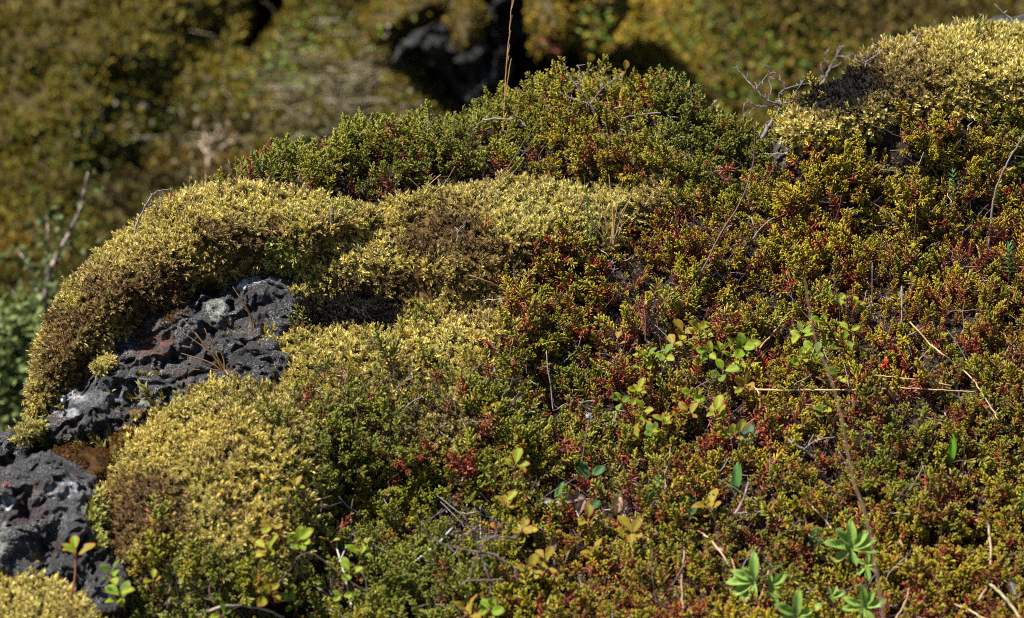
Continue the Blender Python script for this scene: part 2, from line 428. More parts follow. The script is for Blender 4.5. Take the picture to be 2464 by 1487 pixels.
Fm = Pillow([(540, 835), (590, 795), (660, 770), (740, 765), (830, 775), (930, 770), (1040, 745), (1150, 730), (1260, 720), (1290, 800), (1250, 900), (1260, 1000), (1170, 1090), (1020, 1130), (860, 1130), (740, 1110), (640, 1010), (540, 930), (500, 890)], 1.0, .005, .042, .05, 150, .012, 22, 23, 8, .25)
Cc = Pillow([(492, 930), (560, 918), (650, 925), (740, 950), (800, 1030), (790, 1120), (760, 1230), (740, 1320), (700, 1400), (600, 1460), (500, 1475), (380, 1440), (290, 1400), (240, 1350), (226, 1260), (238, 1180), (268, 1115), (320, 1052), (380, 1000), (440, 962)], .85, -.014, .066, .06, 200, .012, 18, 24, 5, .42)
Dd = Pillow([(-90, 1450), (-40, 1402), (40, 1390), (110, 1402), (175, 1432), (245, 1478), (290, 1540), (260, 1640), (60, 1680), (-90, 1600)], .8, -.03, .05, .05, 110, .006, 20, 25, 4, .6)
Ee = Pillow([(1880, 335), (1898, 290), (1930, 250), (1965, 215), (2030, 188), (2100, 140), (2170, 105), (2240, 86), (2320, 78), (2464, 70), (2620, 66), (2660, 200), (2560, 290), (2400, 285), (2250, 300), (2120, 335), (2000, 350), (1930, 352)], 1.0, -.045, .055, .10, 110, .008, 20, 26, 5, .6)
Gg = Pillow([(1370, 360), (1450, 335), (1560, 345), (1660, 385), (1720, 420), (1690, 455), (1560, 445), (1440, 420)], 1.0, 0.0, .02, .03, 60, .004, 20, 27, 4, .5)
M1 = Pillow([(185, 1205), (205, 1185), (235, 1195), (250, 1250), (240, 1330), (215, 1290), (190, 1250)], .9, -.045, .02, .03, 30, .003, 25, 28, 3, .6)
M2 = Pillow([(222, 880), (235, 855), (262, 850), (280, 872), (262, 893), (235, 898)], .9, -.02, .014, .02, 25, .002, 25, 29, 2, .6)
M3 = Pillow([(40, 1045), (60, 1025), (95, 1010), (110, 1030), (80, 1062), (55, 1065)], .9, -.015, .02, .03, 25, .002, 25, 30, 2, .6)
O1 = Pillow([(120, 1092), (160, 1075), (230, 1075), (275, 1110), (262, 1150), (220, 1165), (190, 1150), (150, 1115)], 1., -.022, .018, .03, 40, .003, 25, 32, 3, .6)
O2 = Pillow([(262, 1100), (270, 1060), (300, 1035), (335, 1020), (330, 1050), (300, 1085), (275, 1110)], 1., -.02, .012, .02, 25, .002, 25, 33, 2, .6)
O3 = Pillow([(396, 775), (420, 752), (450, 760), (446, 785), (418, 795)], .9, -.03, .012, .02, 18, .002, 25, 34, 2, .6)

moss_cushion(A, [(620, 600, 150, 65, BRN * 1.2, .9), (350, 660, 250, 70, BRN * 2.2, .45), (420, 740, 320, 100, BRN * 1.1, .95), (170, 900, 90, 120, BRN * 1.2, .85), (680, 620, 60, 45, GRN * 1.3, .9), (620, 480, 260, 45, PAL, .5), (280, 600, 120, 60, PAL, .35), (820, 505, 45, 25, GRN * 1.2, .7)],
             'large domed yellow-brown moss cushion with a steep outer flank above the bare lava', seed=1, group=GM)
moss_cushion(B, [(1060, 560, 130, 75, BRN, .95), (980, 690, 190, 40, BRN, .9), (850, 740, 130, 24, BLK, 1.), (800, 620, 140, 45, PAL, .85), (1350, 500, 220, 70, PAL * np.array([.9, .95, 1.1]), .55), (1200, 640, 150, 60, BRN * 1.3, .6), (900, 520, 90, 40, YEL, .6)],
             'broad pale moss cushion with a brown dead patch in its middle, below the crest shrubs', seed=2, group=GM)
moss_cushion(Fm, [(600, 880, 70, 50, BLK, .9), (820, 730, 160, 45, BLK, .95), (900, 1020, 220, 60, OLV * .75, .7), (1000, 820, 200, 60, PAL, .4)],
             'lumpy olive-yellow moss cushion under the black hollow, with crowberry sprigs poking through', seed=3, group=GM)
moss_cushion(Cc, [(340, 1240, 130, 110, BRN * 1.2, .95), (260, 1290, 70, 90, BRN * 1.3, .5), (520, 1100, 60, 30, BRN, .6), (600, 960, 120, 45, OLV, .6), (500, 1400, 260, 80, GRN, .8), (420, 1060, 140, 50, PAL * np.array([1., .9, .55]), .6), (680, 1130, 120, 60, YEL, .5)],
             'big round golden moss cushion bulging beside the lower lava boulder', seed=4, group=GM)
moss_cushion(Dd, [(60, 1430, 120, 40, PAL, .5)], 'bright yellow moss cushion at the foot of the lower lava boulder', seed=5, group=GM)
moss_cushion(Ee, [(2150, 180, 150, 60, BRN * 1.1, .6), (2100, 250, 190, 45, BRN * 1.4, .4), (2420, 160, 130, 80, PAL, .6), (2000, 320, 160, 35, PAL, .5), (2020, 222, 150, 62, BLK, 1.), (2030, 215, 110, 50, BLK, 1.)],
             'straw-coloured moss cushion on the upper mound with a blackened bare patch', seed=6, group=GM, size=.0115)
moss_cushion(Gg, [(1560, 400, 200, 60, OLV * .8, .6)], 'small dull olive moss cushion among the crest crowberry shrubs', seed=7, group=GM)
moss_cushion(M1, [(215, 1250, 90, 90, GRN * 1.5, .9)], 'fresh green moss tuft squeezed between the lower boulder and the golden cushion', seed=8, group='small moss tufts on the lava', name='moss_tuft')
moss_cushion(M2, [(250, 870, 60, 60, PAL * .8, .8)], 'little round pale green moss tuft sitting on the bare upper lava', seed=9, group='small moss tufts on the lava', name='moss_tuft', size=.005, dens=1.4e5)
moss_cushion(M3, [(80, 1030, 60, 60, OLV * 1.3, .8)], 'small yellowish moss tuft in the notch below the large dome', seed=10, group='small moss tufts on the lava', name='moss_tuft', size=.007, dens=9e4)
ORA = np.array([.19, .085, .012])
moss_cushion(O1, [(200, 1110, 200, 100, ORA, 1.)], 'flat rusty orange moss mat filling the crack between two lava boulders', ORA, seed=11, group='rusty moss mats', name='moss_mat', size=.0035, dens=2.6e5, tip=(.26, .13, .02))
moss_cushion(O2, [(300, 1060, 200, 100, ORA * np.array([1.1, 1.2, 1]), 1.)], 'rusty orange moss strip beside the golden cushion edge', ORA, seed=12, group='rusty moss mats', name='moss_mat', size=.0035, dens=2.6e5, tip=(.3, .16, .02))
moss_cushion(O3, [(420, 770, 200, 100, ORA * .9, .6)], 'tiny ochre moss pad high on the upper lava boulder', ORA * 1.1, seed=13, group='rusty moss mats', name='moss_mat', size=.004, dens=2e5, tip=(.35, .28, .12))

def lava(P, label, spots, seed, sp=2.6, amp=.011, name='lava_boulder', mat=None, group=None, sc=1.0, tone=1.0):
    V, F, Fb, X, Y, d = P.mesh(sp); n = len(X)
    fr = np.clip(d / 14, 0, 1)
    nz = fbm(V, 14 / sc, 3, seed); rg = 1 - np.abs(fbm(V, 34 / sc, 3, seed + 5)) * 2.6; sm = fbm(V, 110 / sc, 4, seed + 9)
    pit = np.clip(-fbm(V, 90 / sc, 2, seed + 13) - .18, 0, 1)
    crack = np.exp(-(fbm(V, 9 / sc, 2, seed + 20) / .035) ** 2)
    bl = 1 - np.abs(fbm(V, 55 / sc, 3, seed + 61)) * 2.4; fine = fbm(V, 230 / sc, 3, seed + 62)
    h = amp * (1.5 * nz + .55 * rg + .45 * bl + .35 * sm + .22 * fine - 1.8 * pit - .6 * crack)
    dirn = unit(CAM - V); f = np.concatenate([fr, -fr])
    lat = np.stack([fbm(V + 9, 40 / sc, 3, seed + 31), fbm(V + 19, 40 / sc, 3, seed + 32), fbm(V + 29, 40 / sc, 3, seed + 33)], -1) * amp * .5
    V2 = V + dirn * (h * f)[:, None] + lat * np.abs(f)[:, None]
    base = np.array([.019, .019, .020]) * tone; c = np.tile(base, (len(V), 1))
    v = fbm(V, 28 / sc, 3, seed + 40); c = lerp(c, np.array([.030, .020, .020]) * tone, np.clip(v * 3, 0, 1)[:, None])
    v = fbm(V, 16 / sc, 4, seed + 41); c = lerp(c, np.array([.046, .047, .048]) * tone, np.clip(v * 3 - .35, 0, 1)[:, None])
    XX = np.concatenate([X, X]); YY = np.concatenate([Y, Y])
    for bx, by, rx, ry, col, wgt in spots:
        q = ((XX - bx) / rx) ** 2 + ((YY - by) / ry) ** 2 + fbm(V, 70, 3, 55) * 1.1
        c = lerp(c, np.array(col), (np.clip((1. - q) * 2.5, 0, 1) * wgt * np.clip(.75 + 1.6 * fbm(V, 160, 2, 56), .1, 1))[:, None])
    o = mk(name, V2, np.vstack([F, Fb]), c, mat or M_ROCK, None, True)
    return tag(o, label, 'rock', group)

W_ = (.36, .37, .38); LG = (.19, .20, .17); RB = (.085, .030, .020); OC = (.20, .11, .02)
R1 = Pillow([(62, 1058), (75, 1020), (112, 985), (132, 948), (190, 915), (245, 850), (290, 800), (345, 750), (400, 725), (450, 715), (478, 690), (540, 668), (600, 645), (640, 630), (690, 640), (720, 700), (740, 760), (700, 830), (680, 900), (600, 950), (500, 960), (430, 1000), (350, 1040), (300, 1075), (255, 1095), (180, 1092), (90, 1082)], .8, .024, .040, .08, 70, .012, 40, 41, 6, .7)
R2 = Pillow([(-120, 1100), (-40, 1110), (20, 1120), (70, 1095), (120, 1092), (190, 1118), (240, 1165), (265, 1230), (262, 1330), (250, 1400), (225, 1455), (120, 1450), (0, 1440), (-120, 1440)], .7, -.015, .05, .08, 70, .012, 40, 42, 6, .7)
R2b = Pillow([(-120, 1040), (-30, 1042), (20, 1040), (55, 1055), (85, 1085), (60, 1130), (0, 1150), (-120, 1140)], .7, .03, .03, .08, 45, .010, 40, 43, 4, .7)
R3 = Pillow([(2330, 70), (2360, 52), (2400, 38), (2440, 40), (2500, 30), (2560, 60), (2540, 95), (2440, 100), (2370, 98)], .8, .03, .03, .06, 35, .006, 40, 44, 3, .7)
R4 = Pillow([(1868, 350), (1895, 325), (1960, 335), (2010, 360), (1990, 400), (1930, 425), (1880, 410), (1860, 385)], .9, -.008, .02, .06, 40, .006, 40, 45, 3, .7)
R5 = Pillow([(700, 745), (780, 718), (880, 722), (940, 740), (960, 770), (900, 790), (780, 785), (710, 775)], .9, -.012, .016, .06, 30, .006, 40, 46, 3, .7)
R6 = Pillow([(555, 850), (620, 835), (690, 850), (690, 890), (640, 925), (560, 920)], .9, -.03, .018, .05, 30, .005, 40, 47, 3, .7)
R7 = Pillow([(210, 1300), (260, 1290), (300, 1360), (310, 1450), (250, 1500), (200, 1450)], .9, -.02, .03, .05, 30, .005, 40, 48, 3, .7)
GR = 'bare lava outcrops of the hummock'
lava(R1, 'long grey pitted lava outcrop with white lichen blotches between two moss cushions', [(600, 672, 30, 16, W_, 1), (585, 690, 16, 10, W_, .9), (165, 948, 42, 20, W_, 1), (150, 985, 40, 18, (.26, .27, .28), .8), (520, 745, 18, 30, LG, .9), (380, 835, 60, 30, RB, .9), (350, 800, 40, 40, RB, .7), (330, 990, 30, 12, OC, .6), (340, 960, 25, 18, LG, .9), (430, 900, 30, 20, RB, .6), (250, 950, 60, 25, (.15, .15, .17), .6)], 3, group=GR)
lava(R2, 'dark grey pitted lava boulder below the rusty moss in the crack', [(10, 1210, 14, 26, W_, 1), (12, 1290, 22, 50, LG, .8), (150, 1180, 40, 25, (.2, .2, .22), .8), (15, 1165, 12, 10, (.2, .06, .04), .9), (220, 1220, 30, 20, (.18, .17, .16), .7), (80, 1340, 20, 12, OC, .8)], 9, group=GR)
lava(R2b, 'low blackish lava knob behind the lower boulder, under the large dome', [], 14, group=GR, tone=.7)
lava(R3, 'small grey lava lump on the very top of the upper mound', [(2440, 60, 30, 10, (.17, .17, .18), .7)], 19, group=GR)
lava(R4, 'small grey lava patch with an orange stain showing under the upper mound', [(1950, 350, 22, 8, (.5, .22, .08), 1.), (1890, 345, 14, 8, (.4, .36, .2), .8)], 24, group=GR)
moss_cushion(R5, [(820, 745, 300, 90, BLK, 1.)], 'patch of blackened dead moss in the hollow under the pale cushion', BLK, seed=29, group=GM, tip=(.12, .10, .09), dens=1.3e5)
lava(R6, 'black lava lump beside the dead grass tuft', [], 34, group=GR, tone=.45)
lava(R7, 'narrow dark lava rib at the foot of the golden moss cushion', [], 39, group=GR, tone=.8)

def surf(x, y, ground=True):
    x = np.atleast_1d(np.asarray(x, float)); y = np.atleast_1d(np.asarray(y, float))
    d = ground_d(x, y) if ground else np.full(x.shape, 9.)
    for P in PILLOWS[:NFG]:
        x0, y0 = P.poly.min(0); x1, y1 = P.poly.max(0); m = (x > x0) & (x < x1) & (y > y0) & (y < y1)
        if m.any():
            i = np.nonzero(m)[0]; i = i[inside(x[i], y[i], P.poly)]
            if len(i): d[i] = np.minimum(d[i], P.front(x[i], y[i]))
    return d
NFG = len(PILLOWS)

def normal_at(x, y):
    e = 12.; a = px(x + e, y, surf(x + e, y)) - px(x - e, y, surf(x - e, y)); b = px(x, y - e, surf(x, y - e)) - px(x, y + e, surf(x, y + e))
    n = unit(np.cross(a, b)); s = np.sign((n * (CAM - px(x, y, np.full(x.shape, 2.8)))).sum(-1)); return n * s[:, None]

def crest_y(x): return np.interp(x, CREST[:, 0], CREST[:, 1])

# ------------------------------------------------------------------ crowberry
MOSSZ = [P.poly for P in (A, B, Cc, Dd, Ee)]
Z_THIN = catmull([(530, 840), (680, 730), (1000, 700), (1190, 680), (1240, 760), (1210, 880), (1170, 990), (1050, 1070), (850, 1110), (730, 1140), (660, 1060), (560, 940)], 5, True)
Z_CREST = catmull([(520, 450), (600, 380), (900, 250), (1300, 150), (1700, 200), (1840, 340), (1850, 400), (1700, 440), (1400, 440), (1200, 430), (1000, 452), (850, 474), (700, 462), (560, 450)], 5, True)
Z_SPARSE = catmull([(1450, 760), (1700, 700), (2000, 720), (2250, 800), (2250, 950), (2000, 1010), (1900, 1100), (1650, 1120), (1450, 1050), (1400, 900)], 5, True)
Z_LOW = catmull([(760, 1290), (1100, 1180), (1500, 1130), (1850, 1180), (1800, 1380), (1500, 1420), (1200, 1420), (950, 1420)], 5, True)

def heath_density(x, y):
    d = np.ones(x.shape); rng = np.random.default_rng(2)
    for z in MOSSZ: d[inside(x, y, z)] = 0
    m = inside(x, y, Z_THIN); d[m] = np.where(y[m] > 900, np.where(x[m] < 800, .10, .22), .02)
    edge_mix = n2(x, y, .012, 3, 8)
    for z, lim in ((B.poly, 32), (Cc.poly, 40), (Ee.poly, 10)):
        i = inside(x, y, z); dd = edge(x, y, z)[0]
        low = ((y > 560) & (x > 1150)) if z is B.poly else ((x > 700) if z is Cc.poly else (y > 230))
        m = i & low & (dd < lim * (1 + 1.2 * edge_mix)); d[m] = .4
    m = inside(x, y, A.poly) & (y < 465) & (x > 500); d[m] = .3
    for P in (R1, R2, R2b, R3, R5, R6, M1, M2, O1, O2): d[inside(x, y, P.poly)] = 0
    d[inside(x, y, R4.poly)] = .25
    d[inside(x, y, Z_SPARSE)] *= .62
    d[inside(x, y, Z_LOW)] *= .75
    tops = np.interp(x, [1790, 1830, 1900, 2050, 2130, 2240, 2340, 2470, 2700], [330, 305, 310, 300, 305, 245, 245, 220, 210])
    d[(x > 1860) & (y < tops + 58)] = 0
    gap = n2(x, y, .011, 3, 19); d = d * np.clip(1.25 - np.where(inside(x, y, Z_CREST), 0, np.clip(gap - .13, 0, 1)) * 3.0, .15, 1)
    d[(x < 720) & (y > 480) & ~inside(x, y, Cc.poly)] = 0
    d[(x < 640) & (y > 1380) & (x > 330)] = .8
    return d

HG = [np.array(c) * .9 for c in ((.32, .27, .005), (.200, .215, .006), (.085, .130, .008), (.44, .22, .007))]
def heath_colours(pr, mi, gcol, red, rng):
    """green shoots whose older needles turn red-brown lower down"""
    t = pr['A'][None, :, 0:1]; h = pr['A'][None, :, 1:2]; rv = pr['A'][None, :, 2:3]
    g = gcol[mi][:, None]; rd = red[mi][:, None, None]
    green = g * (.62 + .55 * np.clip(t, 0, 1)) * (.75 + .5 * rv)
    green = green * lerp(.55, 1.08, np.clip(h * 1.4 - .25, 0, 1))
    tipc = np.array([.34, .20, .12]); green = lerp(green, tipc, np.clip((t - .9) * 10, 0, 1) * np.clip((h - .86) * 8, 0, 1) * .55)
    brown = lerp(np.array([.23, .026, .012]), np.array([.12, .040, .024]), (rv * 7 % 1)) * (.7 + .7 * rv)
    brown = lerp(brown, np.array([.50, .085, .014]), (rv * 13 % 1) ** 4)
    k = np.clip((rd - h + (rv * 31 % 1 - .5) * .35) * 5, 0, 1)
    c = lerp(green, brown, k)
    wood = np.array([.10, .05, .04]); return np.where(t < -.5, wood, c)

def heath_palette(x, y, rng):
    m = len(x); z = n2(x, y, .0065, 3, 61) ; c = np.zeros((m, 3))
    warm = np.clip(.5 + 1.2 * z + .25 * (x > 1500) - .55 * ((x < 1250) & (y > 950)) - .30 * inside(x, y, Z_CREST) - .35 * ((x > 1600) & (x < 1840) & (y < 400)), 0, 1)
    c = lerp(HG[1], HG[0], warm[:, None]); cold = np.clip(.3 - z * 1.2 + .5 * ((x < 1250) & (y > 950)) + .5 * ((x > 1600) & (x < 1840) & (y < 380)), 0, 1) * .45
    c = lerp(c, HG[2], cold[:, None]); o = rng.random(m); c = lerp(c, HG[3], (np.clip(o * 2.2 - 1.45, 0, 1) * .55 * (.4 + warm))[:, None])
    red = .68 + .15 * n2(x, y, .010, 3, 70) + .12 * ((x > 1250) & (y > 500)) - .12 * ((x < 1300) & (y > 950)) - .08 * inside(x, y, Z_CREST) + rng.normal(0, .10, m)
    red[rng.random(m) < .03] = 1.15
    return c * rng.uniform(.75, 1.25, (m, 1)), red

rng = np.random.default_rng(77)
SPC = 20.5
gx, gy = np.meshgrid(np.arange(-450, 2930, SPC), np.arange(40, 2020, SPC * .86))
gx = gx + (np.arange(gx.shape[0]) % 2)[:, None] * SPC / 2
gx = (gx + rng.uniform(-.42, .42, gx.shape) * SPC).ravel(); gy = (gy + rng.uniform(-.42, .42, gy.shape) * SPC).ravel()
okk = (gy > crest_y(gx) - 2); gx, gy = gx[okk], gy[okk]
okk = rng.random(len(gx)) < heath_density(gx, gy); gx, gy = gx[okk], gy[okk]
gd = surf(gx, gy); Gp = px(gx, gy, gd); Gn = normal_at(gx, gy)
# extra ones over the back of the crest
ex = rng.uniform(560, 1830, 620); ex = np.concatenate([ex, rng.uniform(1850, 2000, 30)]); ey = crest_y(ex); eb = rng.uniform(0, .16, len(ex))
Ep = px(ex, ey, ground_d(ex, ey)) + FH * (eb * .75)[:, None] - UZ * (.10 * eb + 1.1 * eb * eb)[:, None]
Hp = np.vstack([Gp, Ep]); Hn = np.vstack([Gn, np.tile([0, .3, .95], (len(ex), 1))]); hx = np.concatenate([gx, ex]); hy = np.concatenate([gy, ey])
m = len(Hp); crest = inside(hx, hy, Z_CREST) | (np.arange(m) >= len(gx))
fl = np.stack([n2(hx, hy, .007, 2, 301), n2(hx, hy, .007, 2, 302) - .1, np.zeros(m)], -1)
D = unit(Hn * .5 + np.array([-.12, -.10, .75]) + fl * np.where(crest, .6, 1.5)[:, None] + rng.normal(0, .30, (m, 3)))
Mx = frames(D, rng.uniform(0, 6.28, m)); sc = rng.uniform(.70, 1.24, m) * np.where(crest, 1.02, 1.05)
sc *= 1 + np.where(crest, .22, .45) * np.clip(n2(hx, hy, .02, 2, 5), -1, 1)
gcol, red = heath_palette(hx, hy, rng); ids = rng.integers(0, len(HEATH), m)
Hp = Hp - Hn * .014
for sel, lab, sd in ((crest, 'dark green crowberry shrubs along the crest of the hummock', 1), (~crest, 'dense green and rust-red crowberry covering the slope', 2)):
    bag = Bag(); q = np.nonzero(sel)[0]
    for pr, mi, VV in scatter(HEATH, np.where(sel, ids, -1), Hp, Mx, sc):
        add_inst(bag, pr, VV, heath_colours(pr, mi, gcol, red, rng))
    tag(bag.build('crowberry_mat', M_HEATH, None, True), lab, 'crowberry', None, 'stuff')
print('sprigs', m)

# woody stems, litter and small moss between the sprigs
rng = np.random.default_rng(78)
def spots(n, thr=.3, x0=-250, x1=2800, y0=60, y1=1850):
    x = rng.uniform(x0, x1, n); y = rng.uniform(y0, y1, n); k = (y > crest_y(x) + 4)
    x, y = x[k], y[k]; d = heath_density(x, y); k = d > thr; return x[k], y[k]
wx, wy = spots(6500, .12); bag = Bag(); wd = surf(wx, wy); Wp = px(wx, wy, wd); Wn = normal_at(wx, wy)
for i in range(len(wx)):
    L = rng.uniform(.012, .042); d0 = unit(Wn[i] * rng.uniform(.1, .9) + rng.normal(0, .55, 3)); cu = rng.normal(0, .45, 3)
    T = np.linspace(0, 1, 5)[:, None]; P = Wp[i] + Wn[i] * rng.uniform(-.002, .010) + d0 * L * T + cu * L * T * T * .6 + rng.normal(0, .0008, (5, 3))
    g = rng.uniform(.6, 1.3); c = lerp(np.array([.15, .12, .12]), np.array([.085, .035, .028]), rng.random()) * g
    if rng.random() < .16: c = np.array([.32, .28, .27])
    r = rng.uniform(.00028, .0008); tube(bag, P, np.linspace(r, r * .5, 5), c, 4)
tag(bag.build('woody_stems', M_WOOD), 'grey and reddish woody crowberry stems showing between the shoots', 'stems', None, 'stuff')

def diamonds(bag, P, D, N, L, W, C):
    S = unit(np.cross(D, N)); V = np.stack([P, P + D * (L * .5)[:, None] + S * (W / 2)[:, None] + N * (L * .08)[:, None], P + D * L[:, None], P + D * (L * .5)[:, None] - S * (W / 2)[:, None] + N * (L * .08)[:, None]], 1)
    m = len(P); bag.add(V.reshape(-1, 3), np.repeat(C, 4, 0), None, np.arange(m * 4).reshape(m, 4))
lx, ly = spots(120000, .05); ldp = surf(lx, ly); Lp = px(lx, ly, ldp); Ln = normal_at(lx, ly); m = len(lx)
Lp = Lp + Ln * rng.uniform(0, .013, m)[:, None] * rng.random(m)[:, None]
D = unit(rng.normal(0, 1, (m, 3))); N = unit(Ln + rng.normal(0, .8, (m, 3)))
pal = np.array([(.16, .055, .030), (.10, .035, .022), (.24, .13, .095), (.065, .045, .030), (.42, .36, .34), (.09, .095, .015), (.20, .14, .05)])
pi = rng.choice(7, m, p=[.26, .22, .16, .16, .035, .085, .08]); Cl = pal[pi] * rng.uniform(.35, 1.1, (m, 1))
bag = Bag(); diamonds(bag, Lp, D, N, rng.uniform(.003, .0062, m), rng.uniform(.0009, .0018, m), Cl)
tag(bag.build('leaf_litter', M_STRAW), 'dead brown crowberry needles and bits littering the soil', 'litter', None, 'stuff')

sx, sy = spots(9500, .04, 600, 2600, 300, 1700)
kk = ((np.abs(sx - 1000) < 420) & (np.abs(sy - 1050) < 190)) | (n2(sx, sy, .008, 2, 91) > -.05) | inside(sx, sy, Z_THIN) | (sy > 1050) & (sx < 1500); sx, sy = sx[kk], sy[kk]
m = len(sx); Sp = px(sx, sy, surf(sx, sy)); Sn = normal_at(sx, sy); col = moss_base(sx, sy, [], rng, OLV * .85) * .85
tipc = np.array([.5, .46, .26]) * rng.uniform(.5, 1, (m, 1)); Mx = frames(unit(Sn + rng.normal(0, .4, (m, 3))), rng.uniform(0, 6.28, m)); scl = rng.uniform(.008, .013, m); bag = Bag()
for pr, mi, VV in scatter(MOSS, rng.integers(0, len(MOSS), m), Sp - Sn * .002, Mx, scl):
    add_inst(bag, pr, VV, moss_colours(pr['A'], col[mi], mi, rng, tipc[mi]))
tag(bag.build('moss_undergrowth', M_MOSS), 'dull moss shoots growing between the crowberry stems', 'moss', None, 'stuff')

# moss over the back and the flanks of the hummock
rng = np.random.default_rng(79); bk = idxg = np.arange(nr * ncx).reshape(nr, ncx); q4 = np.stack([idxg[:-1, :-1], idxg[:-1, 1:], idxg[1:, 1:], idxg[1:, :-1]], -1)
XG = np.broadcast_to(xs[None], (nr, ncx)); RG = np.broadcast_to(np.arange(nr)[:, None], (nr, ncx)); selq = ((RG >= 101) | (RG < 5) | (XG < 560) | (XG > 2850))[:-1, :-1]
p, n, ar = sample(GV, tris(q4[selq]), 26000, rng); n = n * np.where(n[:, 2:] < 0, -1, 1); m = len(p); x, y, _ = unpx(p); col = moss_base(x, y, [], rng, OLV) * .8; bag = Bag(); scl = rng.uniform(.014, .026, m)
for pr, mi, VV in scatter(MOSS, rng.integers(0, len(MOSS), m), p - n * .004, frames(unit(n + rng.normal(0, .4, (m, 3))), rng.uniform(0, 6.28, m)), scl):
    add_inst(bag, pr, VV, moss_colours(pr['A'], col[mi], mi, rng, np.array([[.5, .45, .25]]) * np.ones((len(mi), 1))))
tag(bag.build('moss_carpet', M_MOSS), 'olive moss carpet over the back and flanks of the hummock', 'moss', None, 'stuff')

# ------------------------------------------------------------------ single stalks, twigs and leaves
def along(pts, lift=0.0, n=6, root=None, end=0.0):
    """pts of the frame laid just above the surface they grow from; upright ones keep the root's distance"""
    p = catmull(pts, n); x, y = p[:, 0], p[:, 1]
    if root is None: d = surf(x, y) - lift
    else: d = np.full(len(p), surf(*root)[0]) - .004 + end * np.linspace(0, 1, len(p))
    return px(x, y, np.minimum(d, surf(x, y) - .002) if root is not None else d)

PXM = K * 2.8
def stalk(name, pts, w0, w1, col, label, cat, lie=False, end=0.0, lift=.008, mat=None, depth=None, group=None, extra=None, n=6):
    bag = Bag()
    if depth is not None: p = catmull(pts, n); P = px(p[:, 0], p[:, 1], np.linspace(depth[0], depth[1], len(p)))
    else: P = along(pts, lift, n, None if lie else pts[0], end)
    rr = np.random.default_rng(int(pts[0][0])); P = P + rr.normal(0, .0003, P.shape)
    wd = np.linspace(w0, w1, len(P)) * PXM / 2
    tube(bag, P, wd, np.array(col) * rr.uniform(.8, 1.15, (len(P), 1)), 6)
    if extra: extra(bag, P)
    o = bag.build(name, mat or M_STRAW, None, True); return tag(o, label, cat, group)

TAN = (.36, .21, .085); STR = (.52, .38, .20); GREY = (.24, .19, .19); PNK = (.22, .14, .13); WHT = (.4, .37, .35); DRK = (.085, .065, .075)
def spikelets(bag, P):
    for i in range(len(P) // 2, len(P) - 1, 2):
        q = P[i]; d = unit(P[min(i + 2, len(P) - 1)] - P[i]); tube(bag, [q, q + d * .006 + RI * .0008, q + d * .013 + RI * .0016], [.0003, .0005, .0002], np.array(TAN), 4)
stalk('grass_stalk', [(1211, 360), (1212, 280), (1216, 200), (1222, 120), (1232, 10), (1238, -60)], 3.6, 1.8, TAN, 'tall thin tan grass stalk rising from the crest shrubs past the top of the photo', 'grass stalk', end=.02, extra=spikelets)
stalk('grass_stalk', [(1209, 350), (1214, 260), (1222, 190), (1230, 140)], 3, 1.5, TAN, 'shorter tan grass stalk right beside the tall one on the crest', 'grass stalk', end=.02)
stalk('dry_stem', [(1648, 724), (1690, 650), (1730, 570), (1780, 490), (1808, 410), (1816, 355), (1815, 305)], 5, 3, PNK, 'long bent greyish-pink dry stem leaning across the crowberry towards the dead bush', 'dry stem', end=-.05)
stalk('dry_stem', [(2378, 610), (2384, 540), (2395, 460), (2425, 390), (2466, 325), (2500, 280)], 6, 4, GREY, 'pale dry stem curving up beside the green needle sprig at the edge of the photo', 'dry stem', end=-.03)
